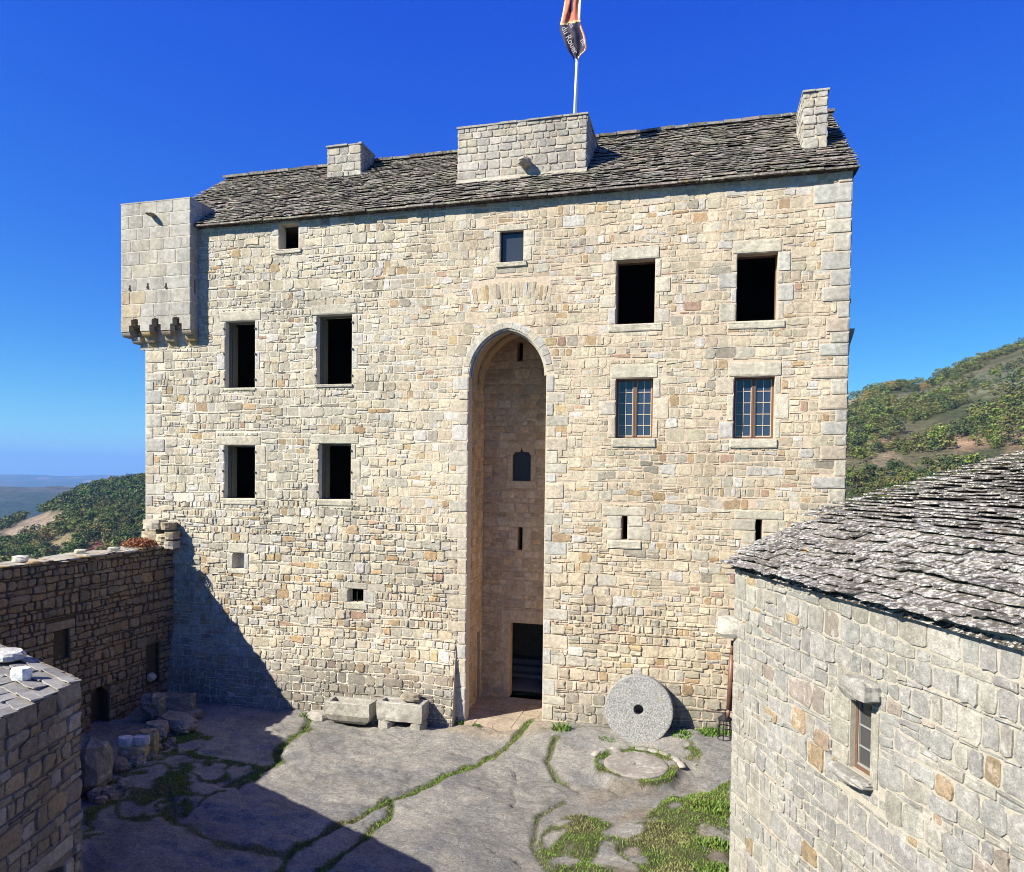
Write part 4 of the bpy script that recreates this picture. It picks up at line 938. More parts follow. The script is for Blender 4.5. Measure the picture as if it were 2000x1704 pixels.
# millstone leaning on the facade
mc = onY(1247, 1387, 19.42); mr = (onY(1314, 1387, 19.42).x-onY(1180, 1387, 19.42).x)/2
m, N, L, B = nodes("millstone_granite"); B.inputs['Roughness'].default_value = .9
co = N.new('ShaderNodeTexCoord').outputs['Object']; n1 = _noise(N, L, 26, 4, .8, co); n2 = _noise(N, L, 60, 3, .8, co); n3 = _noise(N, L, 2.5, 4, .6, co)
c = _mix(N, L, 1.0, _ramp(N, L, n1, .38, .62, (.16, .165, .165, 1), (.48, .475, .45, 1)), _ramp(N, L, n2, .35, .65, (.55, .55, .56, 1), (1.4, 1.4, 1.38, 1)), 'MULTIPLY')
c = _mix(N, L, _ramp(N, L, n3, .62, .75), c, (.30, .29, .20)); L.new(c, B.inputs['Base Color']); h = N.new('ShaderNodeMath'); h.operation = 'ADD'; L.new(n1, h.inputs[0]); L.new(n2, h.inputs[1]); _bump(N, L, B, h.outputs[0], .9, .03)
M_GRANITE = m
tilt = math.radians(8); Mx = Matrix.Rotation(-math.pi/2-0+math.pi+tilt-math.pi/1, 3, 'X') if False else Matrix.Rotation(math.pi/2-tilt, 3, 'X')
b = MB(); rough_disc(b, mc, .135, mr, .0, -.34, 72, rg, (1, 1, 1), .016, Mx=Mx, rings=8)
o = b.build("millstone", [M_GRANITE], None, False); tag(o, "large round granite millstone with a centre hole leaning on the facade", "millstone")

# stone troughs at the foot of the facade
def trough(x0, x1, y0, y1, z0, z1, wall_, color, round_, parent, name="basin"):
    mb = MB(); n = 14; out = []
    ring = []
    prof = [(0.0+round_*.75, z0), (round_*.25, z0+(z1-z0)*.18), (0, z0+(z1-z0)*.45), (0, z1-.02), (.02, z1), (wall_, z1), (wall_+.03, z1-.04), (wall_+.07, z0+(z1-z0)*.45)]
    for (q, z) in prof:
        L_ = [];
        for (ax, ay) in ((x0+q, y0+q*.9), (x1-q, y0+q*.9), (x1-q, y1-q*.9), (x0+q, y1-q*.9)): L_.append((ax, ay))
        P = []
        for k in range(4):
            a, c_ = L_[k], L_[(k+1) % 4]
            for s in range(6): t = s/6; P.append((lerp(a[0], c_[0], t), lerp(a[1], c_[1], t)))
        for (x, y) in P: ring.append((x+.025*nz(x*3, y*3, z*4), y+.025*nz(x*3+9, y*3, z*4), z+.022*nz(x*3, y*3+5, z)))
    m = 24; fs = [(i*m+k, i*m+(k+1) % m, (i+1)*m+(k+1) % m, (i+1)*m+k) for i in range(len(prof)-1) for k in range(m)]
    fs.append(tuple(range(m-1, -1, -1))); fs.append(tuple((len(prof)-1)*m+k for k in range(m)))
    mb.add(ring, fs, color); return mb
xa, xb = onY(634, 1375, 19.05).x, onY(722, 1375, 19.05).x
t1 = trough(xa, xb, 19.02, 19.62, -.02, .66, .13, (.36, .345, .295), .34, None); o = t1.build("stone_trough", [M_GREY], None, False); tag(o, "worn stone trough with a rounded belly resting directly on the ground", "trough")
xc, xd = onY(735, 1375, 19.05).x, onY(824, 1375, 19.05).x
tr = empty("stone_trough", ((xc+xd)/2, 19.25, 0), "squared stone trough raised on two support blocks beside the entrance", "trough")
t2 = trough(xc, xd, 19.05, 19.62, .26, .80, .12, (.40, .385, .34), .03, None); t2.build("basin", [M_GREY], tr)
for xx in (xc+.22, xd-.2):
    b = MB(); lump(b, rg, (xx, 19.33, .10), (.22, .26, .18), (12, 8), (.38, .36, .31), .10, boxy=.85); b.build("support", [M_GREY], tr)
q = onY(800, 1338, 19.42); b = MB(); lump(b, rg, (q.x, 19.5, .88), (.30, .16, .12), (12, 7), (.30, .26, .20), .25, boxy=.5); o = b.build("carved_stone", [M_GREY]); tag(o, "broken carved stone lying on the back rim of the raised trough", "carved stone")
q = onG(650, 1398); b = MB(); lump(b, rg, (onG(625, 1402).x, onG(625, 1402).y, .04), (.42, .28, .16), (12, 7), (.36, .34, .30), .3, boxy=.3); o = b.build("ground_stone", [M_GREY]); tag(o, "low flat stone on the ground left of the rounded trough", "stone")

# ------------------------------------------------------------------ rampart on the left
RA = Vector((-16.95, 20.0, 0)); RD = Vector((0, -1, 0)); RN = Vector((1, 0, 0)); RL = 16.5
rpm = lambda u, v, d: tuple(RA+RD*u+RN*d+Vector((0, 0, v)))
def rtop(u): return 5.03+.0*u+1.35*sstep(6.3, 8.8, u)+.6*sstep(8.8, 11, u)+.07*nz(u*1.3, 2)+.05*nz(u*4, 5)+(.16 if u < .5 else 0)  # unseen near stretch raised so its shadow reaches farther over the courtyard
def onP(px, py, A, n):
    d = ray(px, py); o_ = Vector((0, 0, HC)); t = (A-o_).dot(n)/d.dot(n); return o_+d*t
def rrect(x0, y0, x1, y1):
    a, b_ = onP(x0, y0, RA, RN), onP(x1, y1, RA, RN); us = sorted(((a-RA).dot(RD), (b_-RA).dot(RD))); zs = sorted((a.z, b_.z)); return [us[0], us[1], zs[0], zs[1]]
rw1 = rrect(106, 1235, 136, 1284); rn1 = rrect(178, 1345, 214, 1420); rn2 = rrect(287, 1262, 312, 1330)
rn1t = lambda u: rn1[3]-.9*abs(u-(rn1[0]+rn1[1])/2)
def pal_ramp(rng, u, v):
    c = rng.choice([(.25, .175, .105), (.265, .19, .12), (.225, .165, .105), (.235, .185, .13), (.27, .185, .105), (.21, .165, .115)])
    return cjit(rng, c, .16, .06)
rp = MB(); rps = MB()
panel(rp, 0, RL, -1.5, rtop, lambda u, v, d: rpm(u, v, d-.045), [(*rw1, .09, 1), (rn1[0], rn1[1], rn1[2], rn1t, .35, 1), (*rn2, .12, 1)], step=.3)
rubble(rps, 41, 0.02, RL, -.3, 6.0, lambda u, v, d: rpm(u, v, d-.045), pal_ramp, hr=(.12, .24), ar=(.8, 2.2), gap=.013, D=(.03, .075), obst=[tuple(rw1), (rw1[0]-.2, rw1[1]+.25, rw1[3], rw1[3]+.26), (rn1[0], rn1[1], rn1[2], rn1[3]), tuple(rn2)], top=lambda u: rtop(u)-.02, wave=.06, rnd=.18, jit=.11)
block(rps, rk, rw1[0]-.2, rw1[1]+.25, rw1[3], rw1[3]+.26, lambda u, v, d: rpm(u, v, d-.045), (.27, .21, .15), .05)
# top bed and outer face
n = 60
for i in range(n):
    u0, u1 = RL*i/n, RL*(i+1)/n; rp.quad(rpm(u0, rtop(u0), -.04), rpm(u1, rtop(u1), -.04), rpm(u1, rtop(u1)+.03, -.85), rpm(u0, rtop(u0)+.03, -.85), (1, 1, 1), 2)
for i in range(n): rp.quad(rpm(RL*i/n, -8, -.85), rpm(RL*(i+1)/n, -8, -.85), rpm(RL*(i+1)/n, rtop(RL*(i+1)/n)+.03, -.85), rpm(RL*i/n, rtop(RL*i/n)+.03, -.85))
u = 0.0
while u < RL:
    for dd in (-.14, -.42, -.7):
        lump(rps, rg, rpm(u+rg.uniform(-.1, .1), rtop(u)-.01, dd+rg.uniform(-.05, .05)), (rg.uniform(.13, .26), rg.uniform(.11, .17), rg.uniform(.025, .05)), (9, 5), cjit(rg, rg.choice([(.38, .36, .31), (.40, .37, .30), (.34, .30, .22), (.40, .28, .13)]), .12), .28, boxy=.55, M=Matrix.Rotation(rg.uniform(-.5, .5)+1.2, 3, 'Z'))
    u += rg.uniform(.25, .42)
w_ = MB(); w_.add(rp.v, rp.f, rp.c, 0); w_.m = list(rp.m); w_.add(rps.v, rps.f, rps.c, 1)
M_BED = mat_stone("rampart_bedding", (.40, .37, .31), stain_amt=.5)
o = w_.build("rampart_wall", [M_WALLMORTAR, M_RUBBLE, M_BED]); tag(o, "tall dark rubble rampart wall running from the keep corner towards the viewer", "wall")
# broken bonding stones where rampart meets keep corner
b = MB()
for (px, py, w, h) in ((302, 1024, .52, .26), (330, 1028, .2, .2), (298, 1046, .46, .24), (322, 1050, .3, .2), (337, 1046, .2, .2), (318, 1062, .5, .12), (336, 1064, .25, .2)):
    q = onY(px, py, 19.7); lump(b, rg, tuple(q), (w/2+.06, .25, h/2+.03), (10, 7), cjit(rg, rg.choice([(.42, .36, .25), (.36, .30, .21), (.44, .40, .33)]), .1), .16, boxy=.92)
o = b.build("toothing_stones", [M_RUBBLE]); tag(o, "jagged stub of bonding stones at the keep's lower left corner", "stone stub")
for (px, py, s, c, lab) in ((40, 1103, (.18, .12, .08), (.62, .60, .55), "pale broken block lying at the far left on the rampart top"), (157, 1080, (.16, .10, .05), (.5, .47, .36), "flat yellowish stone lying midway along the rampart top"), (222, 1072, (.17, .1, .045), (.47, .45, .38), "thin grey slab lying on the rampart top near the dry bush")):
    A0 = RA-RN*.45; q = onP(px, py, A0, RN); b = MB(); lump(b, rg, (q.x, q.y, rtop((q-A0).dot(RD))+.06+s[2]*.6), s, (10, 7), c, .25, boxy=.7, M=Matrix.Rotation(.4, 3, 'Z')); o = b.build("loose_stone", [M_GREY]); tag(o, lab, "loose stone", "loose stones on the rampart")
# dry rust coloured plant on the wall
def plant(name, c, r, n, cols, lab, cat, leaf=(.03, .05)):
    b = MB()
    for _ in range(n):
        d = Vector((rg.gauss(0, 1), rg.gauss(0, 1), abs(rg.gauss(0, 1)))).normalized()*rg.random()**.4; p = Vector((c[0]+d.x*r[0], c[1]+d.y*r[1], c[2]+d.z*r[2]))
        a = Vector((rg.gauss(0, 1), rg.gauss(0, 1), rg.gauss(0, 1))).normalized(); e = a.orthogonal().normalized(); s = rg.uniform(*leaf); k = rg.uniform(.6, 1.35); cc = tuple(k*x for x in rg.choice(cols))
        b.add([tuple(p-a*s), tuple(p+e*s*.45), tuple(p+a*s), tuple(p-e*s*.45)], [(0, 1, 2, 3)], cc)
    for _ in range(14):
        a = rg.uniform(0, 6.28); b.tube([(c[0], c[1], c[2]-.05), (c[0]+math.cos(a)*r[0]*.6, c[1]+math.sin(a)*r[1]*.6, c[2]+r[2]*.6)], .006, 4, (.12, .08, .05))
    o = b.build(name, [M_GRASS]); return tag(o, lab, cat)
q = onP(272, 1062, RA-RN*.4, RN); plant("dry_bush", (q.x, q.y, rtop(1.2)+.02), (.62, .42, .26), 1500, [(.27, .12, .045), (.22, .10, .04), (.33, .17, .06)], "low rust coloured dry bush on the rampart top by the keep", "bush")

# stones lying in the shade under the rampart
def rest(px, py, s, c, name, lab, cat, boxy=.8, rot=0.0, z=0.0, ro=.12, mat=None, grp=None):
    q = onG(px, py); b = MB(); lump(b, rg, (q.x, q.y, z+s[2]*.95), s, (12, 8), c, ro, boxy=boxy, M=Matrix.Rotation(rot, 3, 'Z')); o = b.build(name, [mat or M_GREY]); return tag(o, lab, cat, grp)
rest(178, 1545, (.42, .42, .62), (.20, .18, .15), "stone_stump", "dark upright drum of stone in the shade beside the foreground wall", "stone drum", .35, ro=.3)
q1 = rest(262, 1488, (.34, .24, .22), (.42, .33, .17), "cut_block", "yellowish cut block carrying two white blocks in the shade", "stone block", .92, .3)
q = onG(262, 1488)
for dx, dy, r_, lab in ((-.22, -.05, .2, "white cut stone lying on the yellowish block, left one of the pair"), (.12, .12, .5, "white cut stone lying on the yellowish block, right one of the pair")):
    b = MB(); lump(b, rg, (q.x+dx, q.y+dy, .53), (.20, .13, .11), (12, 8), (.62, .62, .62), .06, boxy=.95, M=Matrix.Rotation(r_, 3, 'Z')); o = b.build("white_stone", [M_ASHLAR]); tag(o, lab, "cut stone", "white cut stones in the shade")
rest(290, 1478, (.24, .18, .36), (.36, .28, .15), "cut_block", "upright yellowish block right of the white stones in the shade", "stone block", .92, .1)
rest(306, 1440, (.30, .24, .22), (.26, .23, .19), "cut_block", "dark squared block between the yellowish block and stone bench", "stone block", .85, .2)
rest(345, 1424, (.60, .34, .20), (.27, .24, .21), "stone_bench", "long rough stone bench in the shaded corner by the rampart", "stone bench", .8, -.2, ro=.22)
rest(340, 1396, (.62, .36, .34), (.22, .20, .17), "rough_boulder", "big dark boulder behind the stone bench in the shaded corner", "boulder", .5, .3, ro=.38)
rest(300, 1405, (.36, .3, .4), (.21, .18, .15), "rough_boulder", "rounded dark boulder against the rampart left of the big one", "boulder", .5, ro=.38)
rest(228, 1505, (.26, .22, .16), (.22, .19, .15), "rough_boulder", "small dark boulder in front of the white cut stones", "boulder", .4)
for i in range(26):
    px_, py_ = rg.uniform(185, 385), 0; py_ = lerp(1560, 1395, (px_-185)/200)+rg.uniform(-28, 22); s_ = rg.uniform(.07, .17)
    rest(px_, py_, (s_*rg.uniform(1, 1.6), s_, s_*rg.uniform(.5, .85)), cjit(rg, rg.choice([(.24, .21, .17), (.27, .24, .20), (.22, .18, .13), (.29, .26, .22)]), .15), "rubble_stone", "small angular rubble stone lying in the shade under the rampart wall", "rubble stone", rg.uniform(.3, .7), rg.uniform(0, 3), ro=.3, grp="small rubble stones under the rampart")
b = MB(); qa, qb = onG(288, 1466), onG(314, 1450); b.tube([(qa.x, qa.y, .06), (qb.x, qb.y, .1)], .035, 8, (.3, .24, .15)); o = b.build("wooden_stake", [mat_plain("old_grey_wood", (.22, .18, .12), .8, .3, 15)]); tag(o, "short wooden stake lying among the blocks in the shade", "stake")
q = onP(291, 1322, RA, RN)+RN*.10; b = MB(); lump(b, rg, tuple(q), (.13, .12, .13), (9, 6), (.62, .55, .42), .25, boxy=.4); o = b.build("pale_stone", [M_ASHLAR]); tag(o, "small pale stone on the niche ledge of the shaded rampart", "stone")

# ------------------------------------------------------------------ foreground building on the left
HP = Vector((-9.07, 8.72, 0)); HS = Vector((.278, -.9605, 0)).normalized(); HB = Vector((-5.1, 2.1, 0)).normalized(); HNs = Vector((.9605, .278, 0)).normalized(); HNb = Vector((2.1, 5.1, 0)).normalized(); HT = 4.40
hut = empty("stone_outbuilding", tuple(HP), "rough stone outbuilding with flat slab top filling the lower left corner", "building")
hsm = lambda u, v, d: tuple(HP+HS*u+HNs*d+Vector((0, 0, v)))
a = onP(104, 1690, HP, HNs); b_ = onP(128, 1700, HP, HNs); du = sorted([(a-HP).dot(HS), (b_-HP).dot(HS)]); dzt = max(a.z, b_.z)-.02
DR = (du[0], du[1]+.75, 0.0, lambda u: dzt-.35*abs(u-(du[0]+du[1]+.75)/2)**1.3, .5, True)
hw = MB(); hst = MB()
panel(hw, 0, 7, -.3, HT-.04, lambda u, v, d: hsm(u, v, d-.03), [DR], step=.5)
pal_hut = lambda r, u, v: cjit(r, r.choice([(.25, .205, .15), (.27, .215, .145), (.23, .20, .16), (.29, .215, .135), (.30, .27, .23), (.21, .175, .135)]), .14, .05)
rubble(hst, 51, 0, 7, 0, HT-.02, lambda u, v, d: hsm(u, v, d-.03), pal_hut, hr=(.13, .28), ar=(.9, 2.4), gap=.012, D=(.02, .05), obst=[(DR[0]-.22, DR[1]+.22, -1, dzt+.25), (0, .34, -1, 0)], wave=.05, rnd=.16, jit=.12)
for r in ((0.01, DR[0], 0.0, .8), (DR[0]-.22, DR[0], .8, dzt-.1), (DR[1], DR[1]+.22, 0, .9), (DR[1], DR[1]+.22, .9, dzt-.1), (DR[0]-.22, DR[1]+.22, dzt-.0, dzt+.25)): block(hst, rk, *r, lambda u, v, d: hsm(u, v, d-.03), (.36, .32, .26), .03)
hbm = lambda u, v, d: tuple(HP+HB*u+HNb*d+Vector((0, 0, v)))
panel(hw, 0, 7, -.3, HT-.04, lambda u, v, d: hbm(u, v, d-.03), (), step=1)
rubble(hst, 52, 0, 7, 0, HT-.02, lambda u, v, d: hbm(u, v, d-.03), pal_hut, hr=(.2, .34), ar=(.8, 2.0), D=(.02, .05))
w_ = MB(); w_.add(hw.v, hw.f, hw.c, 0); w_.add(hst.v, hst.f, hst.c, 1); w_.build("wall", [mat_mortar("hut_mortar", (.22, .19, .15), (.22, .19, .15), -5, 5), M_RUBBLE], hut)
# slab top
ht = MB(); M_HTOP = mat_lauze("slab_top", (.20, .195, .185), (.36, .35, .32), (.55, .55, .52), 1.02)
ht.add([tuple(HP+Vector((0, 0, HT-.05))), tuple(HP+HS*7+Vector((0, 0, HT-.05))), tuple(HP+HS*7+HB*7+Vector((0, 0, HT-.05))), tuple(HP+HB*7+Vector((0, 0, HT-.05)))], [(0, 1, 2, 3)], (.7, .68, .62))
ax = HB; upv = -HS
for i in range(24):
    x = -rg.uniform(.0, .06)
    while x < 6.5:
        w = rg.uniform(.25, .7); P = HP+HS*(7.0-i*.29-rg.uniform(-.04, .04))+HB*(x+w/2)+Vector((0, 0, HT-.05+.012*nz(x, i)))
        ln = min(.5, 7.0-(7.0-i*.29)+9) ; ln = min(.5, (7.0-i*.29)+.02)
        if ln > .08: slab(ht, rg, P, ax, upv, Vector((0, 0, 1)), w*.98, ln, rg.uniform(.02, .04), (rg.uniform(.75, 1.2),)*3)
        x += w
ht.build("slab_roof", [M_HTOP], hut)
q = onP(42, 1316, Vector((0, 0, HT+.1)), Vector((0, 0, 1))); b = MB(); lump(b, rg, (q.x, q.y, HT+.10), (.13, .10, .09), (12, 8), (.74, .78, .76), .08, boxy=.9, M=Matrix.Rotation(.3, 3, 'Z')); o = b.build("white_block", [M_ASHLAR]); tag(o, "small bright white block sitting on the slab top of the outbuilding", "stone block")
q = onP(18, 1284, Vector((0, 0, HT+.1)), Vector((0, 0, 1))); b = MB(); lump(b, rg, (q.x-.2, q.y+.1, HT+.1), (.34, .24, .07), (12, 8), (.50, .49, .46), .12, boxy=.8, M=Matrix.Rotation(-.4, 3, 'Z')); o = b.build("grey_slab", [M_GREY]); tag(o, "thick grey slab lying at the left edge of the outbuilding top", "stone slab")

# ------------------------------------------------------------------ near house on the right
NC = Vector((.64, 13.58, 0)); ND = Vector((.42, -.9075, 0)).normalized(); NN = Vector((-.9075, -.42, 0)).normalized(); NA = -NN
house = empty("stone_house", tuple(NC), "near stone house with lichen spotted slab roof filling the lower right corner", "house")
nm = lambda t, z, d: tuple(NC+ND*t+NN*d+Vector((0, 0, z)))
EZ = HC-1.56
def onN(px, py): q = onP(px, py, NC, NN); return (q-NC).dot(ND), q.z
a0 = onN(1662, 1362); a1 = onN(1697, 1376); a2 = onN(1656, 1500)
NW = [a0[0], onN(1702, 1440)[0], onN(1680, 1512)[1], onN(1680, 1368)[1]]
if NW[1]-NW[0] < .26: NW[1] = NW[0]+.26
NT = EZ-.05
nw = MB(); ns = MB()
panel(nw, 0, 12, -.4, NT, nm, [(*NW, .34, 0)], step=.6)
def pal_house(rng, u, v):
    r = rng.random()
    if r < .05: c = rng.choice([(.31, .24, .145), (.30, .23, .15), (.31, .24, .175)])
    elif r < .08: c = (.29, .25, .215)
    elif r < .17: c = (.35, .34, .305)
    else: c = rng.choice([(.28, .278, .262), (.30, .297, .28), (.265, .262, .25), (.30, .288, .255)])
    return cjit(rng, c, .09, .04)
NDR = [(NW[0]-.42, NW[0], lerp(NW[2], NW[3], .62), NW[3]+.02), (NW[0]-.44, NW[0], lerp(NW[2], NW[3], .25), lerp(NW[2], NW[3], .62)), (NW[0]-.38, NW[0], NW[2], lerp(NW[2], NW[3], .25)), (NW[1], NW[1]+.16, NW[2]-.1, NW[3]), (NW[0]-.3, NW[1]+.1, NW[3]+.02, NW[3]+.40)]
NQ = []; v = 0; i = 0
while v < NT-.1:
    h = min(rk.uniform(.25, .46), NT-v); w = rk.uniform(.38, .6) if i % 2 else rk.uniform(.2, .3); NQ.append((-.01, w, v, v+h)); v += h; i += 1
rubble(ns, 61, 0, 12, -.2, NT-.03, nm, pal_house, hr=(.13, .27), ar=(.8, 1.9), gap=.008, D=(.004, .03), obst=[*NDR, *NQ, tuple(NW), (NW[0]-.25, NW[1]+.3, NW[2]-.14, NW[2])], wave=.08, rnd=.13, jit=.10, split=.2)
for r in NDR: block(ns, rk, *r, nm, cjit(rk, (.34, .325, .27), .06), .022)
for r in NQ: block(ns, rk, *r, nm, cjit(rk, (.30, .29, .26), .07), .02)
# hidden end wall and back
nem = lambda t, z, d: tuple(NC+NA*t-ND*d+Vector((0, 0, z)))
def zprof(t, l=3.0):
    z = float(np.interp(t, [-.4, 0, 1.2, 6.3, 7.5], [-1.56-.19, -1.56, -.82, .53, .62]))+HC
    if t < 1.25: z -= .17*math.exp(-max(0, l)/.5)*sstep(.2, 1.2, t)
    return z
panel(nw, 0, 7.4, -.4, lambda t: zprof(t, 0)-.12, nem, (), step=.4); rubble(ns, 62, 0, 7.4, -.2, 8.2, nem, pal_house, hr=(.2, .34), ar=(.8, 2), D=(.01, .03), top=lambda t: zprof(t, 0)-.16)
nw.quad(tuple(NC+NA*7.4+Vector((0, 0, -.4))), tuple(NC+NA*7.4+ND*12+Vector((0, 0, -.4))), tuple(NC+NA*7.4+ND*12+Vector((0, 0, 8))), tuple(NC+NA*7.4+Vector((0, 0, 8))))
w_ = MB(); w_.add(nw.v, nw.f, nw.c, 0); w_.add(ns.v, ns.f, ns.c, 1); w_.build("wall", [M_HMORTAR, M_HOUSE], house)
# roof
nr = MB(); rn = random.Random(9); ex = .175; t = -.19; i = 0
def tone_n(): k = rn.choice([1, .75, 1.25, .85, 1.5]); return (k, k*.98, k*rn.uniform(.94, 1.02))
while t < 7.2:
    dz = (zprof(t+.12)-zprof(t-.02))/.14; up_ = (NA+Vector((0, 0, dz))).normalized(); cosu = 1/math.sqrt(1+dz*dz)
    nrm = Vector((-NA.x*dz, -NA.y*dz, 1)).normalized(); l = -rn.uniform(.08, .16)-(.08 if t > 1.2 else 0)
    while l < 12.2:
        w = rn.uniform(.2, .5); tt_ = t+rn.uniform(-.035, .035)+.05*nz(l*.6, t*2)
        P = NC+NA*tt_+ND*(l+w/2)+Vector((0, 0, zprof(tt_, l+w/2)))
        slab(nr, rn, P, ND, up_, nrm, w*.985, ex*1.8, rn.uniform(.026, .048), tone_n()); l += w
    t += ex*cosu; i += 1
k = 20
for i in range(k):
    t0, t1 = lerp(-.1, 7.4, i/k), lerp(-.1, 7.4, (i+1)/k)
    nr.quad(*[tuple(NC+NA*tq+ND*lq+Vector((0, 0, zprof(tq, 0)-.1))) for tq, lq in ((t0, 0), (t1, 0), (t1, 12.2), (t0, 12.2))], (.4, .38, .36))
nr.build("roof", [M_LAUZE2], house)
# window in the near house
b = MB(); y0 = -.20; t0, t1, z0, z1 = NW
def nbox(mb, ta, tb, da, db, za, zb, c=(1, 1, 1), mi=0):
    P = [NC+ND*t_+NN*d_+Vector((0, 0, z_)) for z_ in (za, zb) for (t_, d_) in ((ta, da), (tb, da), (tb, db), (ta, db))]
    mb.add([tuple(p) for p in P], [(0, 3, 2, 1), (4, 5, 6, 7), (0, 1, 5, 4), (1, 2, 6, 5), (2, 3, 7, 6), (3, 0, 4, 7)], c, mi)
nbox(b, t0, t0+.05, -.14, -.08, z0, z1); nbox(b, t1-.04, t1, -.14, -.08, z0, z1); nbox(b, t0+.05, t1-.04, -.14, -.08, z0, z0+.06); nbox(b, t0+.05, t1-.04, -.14, -.08, z1-.04, z1)
ow = b.build("window", [M_WOOD], house)
b = MB(); nbox(b, t0+.05, t1-.04, -.125, -.118, z0+.05, z1-.04); b.build("pane", [glass("house_window_glass", (.05, .05, .05))], ow)
b = MB()
for q in (.33, .62): nbox(b, t0+.05, t1-.04, -.115, -.095, lerp(z0, z1, q)-.008, lerp(z0, z1, q)+.008)
nbox(b, t0+.052, t0+.064, -.117, -.09, z0+.06, z1-.04); nbox(b, t0+.05, t1-.04, -.112, -.085, z0+.06, z0+.085); b.build("glazing_bars", [mat_plain("pale_paint", (.24, .24, .23), .5, .1, 10)], ow)
hd = onN(1692, 1346); b = MB(); lump(b, rg, nm(hd[0]+.02, hd[1]+.02, .10), (.20, .30, .15), (14, 9), (.30, .29, .27), .14, boxy=.6, M=Matrix.Rotation(math.atan2(ND.y, ND.x)+math.pi/2, 3, 'Z')); b.build("hood_stone", [M_GREY], ow)
sd_ = onN(1650, 1530); b = MB(); lump(b, rg, nm((NW[0]+NW[1])/2-.10, NW[2]-.07, .04), (.16, .40, .055), (14, 8), (.30, .29, .27), .12, boxy=.8, M=Matrix.Rotation(math.atan2(ND.y, ND.x)+math.pi/2, 3, 'Z')); b.build("sill", [M_GREY], ow)
# corner spout, drain pipe below it and a lantern
q = onY(1430, 1226, 13.62); b = MB(); lump(b, rg, (q.x+.0, q.y, q.z), (.27, .2, .20), (12, 8), (.42, .40, .35), .2, boxy=.45); b.build("water_spout", [M_GREY], house)
p0, p1, p2 = onY(1431, 1252, 13.75), onY(1424, 1385, 13.75), onY(1421, 1402, 13.75)
b = MB(); b.tube([tuple(p0), tuple(lerp(p0, p1, .2))], .032, 10); b.tube([tuple(lerp(p0, p1, .2)), tuple(p1)], .052, 12); b.tube([tuple(p1), tuple(p2)], .034, 10); b.build("drainpipe", [M_PIPE], house, True)
lc = onY(1416, 1400, 13.80); lan = empty("wall_lantern", tuple(lc), "small dark iron lantern with open cage hanging below the drainpipe", "lantern")
b = MB(); n = 8
for (r, z) in ((.03, .06), (.13, -.02)): pass
vv = [(lc.x, lc.y, lc.z+.07)]+[(lc.x+.13*math.cos(6.283*k/n), lc.y+.13*math.sin(6.283*k/n), lc.z-.03) for k in range(n)]+[(lc.x+.13*math.cos(6.283*k/n), lc.y+.13*math.sin(6.283*k/n), lc.z-.06) for k in range(n)]
b.add(vv, [(0, 1+k, 1+(k+1) % n) for k in range(n)]+[(1+k, 1+n+k, 1+n+(k+1) % n, 1+(k+1) % n) for k in range(n)]+[tuple(range(1+n, 1+2*n))]); b.build("hood", [M_IRON], lan)
b = MB()
for k in range(6):
    a = 6.283*k/6+.3; b.tube([(lc.x+.11*math.cos(a), lc.y+.11*math.sin(a), lc.z-.05), (lc.x+.13*math.cos(a), lc.y+.13*math.sin(a), lc.z-.42)], .010, 6)
for zz in (-.2, -.41): b.tube([(lc.x+.125*math.cos(6.283*k/16), lc.y+.125*math.sin(6.283*k/16), lc.z+zz) for k in range(17)], .010, 6)
b.build("cage", [M_IRON], lan)
b = MB(); b.tube([(lc.x-.15, lc.y, lc.z+.12), (lc.x+.35, lc.y+.05, lc.z+.12)], .014, 6); b.tube([(lc.x, lc.y, lc.z+.13), (lc.x, lc.y, lc.z+.05)], .010, 6); b.build("bracket", [M_IRON], lan)
#==PART4==
# ------------------------------------------------------------------ terrain to the horizon
def px_az(px, py=900): d = ray(px, py); return math.atan2(d.x, d.y)
def px_el(px, py): d = ray(px, py); return d.z/math.hypot(d.x, d.y)
SKL = [(-200, 1075), (0, 1032), (40, 1018), (75, 1006), (100, 993), (150, 965), (200, 950), (230, 945), (283, 942), (400, 935), (600, 945)]
SKR = [(1350, 868), (1500, 832), (1600, 800), (1650, 784), (1700, 764), (1740, 755), (1790, 750), (1850, 724), (1900, 708), (2000, 676), (2200, 610), (2400, 560)]
LA, LE = [px_az(*p) for p in SKL], [px_el(*p) for p in SKL]
RA_, RE = [px_az(*p) for p in SKR], [px_el(*p) for p in SKR]
def terr(az, r):
    x, y = r*math.sin(az), r*math.cos(az)
    base = -1.2 if r < 24 else -1.2-(r-24)*.16
    wr = sstep(-.12, .06, az)
    # left side: slope, wooded spur, valley, plateau
    e = interp(az, LA, LE); zt = HC+600*e
    rs = [0, 24, 60, 180, 250, 330, 600, 720, 1000, 1800, 2600, 3400, 4200, 6500, 9000, 12500, 16500]
    zs = [-1.2, -1.2, -9, -36, -40, lerp(-36, zt, .36), zt, zt-9, -95, -150, -140, -84, -190, -215, -215, -118, -300]
    zl = interp(r, rs, zs)
    if r > 900: k = min(1, (r-900)/1200); zl += k*(26*nz(x*.0011, y*.0011, 7)+13*nz(x*.003, y*.003, 4)+ (8*nz(x*.009, y*.009, 3) if r < 7000 else 14*nz(x*.0022, y*.0022, 6)))
    elif r > 200: zl += 2.2*nz(x*.012, y*.012, 4)*sstep(200, 260, r)
    e2 = interp(az, RA_, RE); z2 = HC+620*e2
    zr = interp(r, [0, 24, 60, 130, 240, 420, 620, 760, 1200, 3000, 16500], [-1.2, -1.2, -6, -9, -3, lerp(-3, z2, .52), z2, z2+4, z2-20, -100, -300])
    if r > 150: zr += 3.0*nz(x*.010, y*.010, 14)*sstep(150, 300, r)*(1-.6*sstep(520, 620, r))
    return lerp(zl, zr, wr)
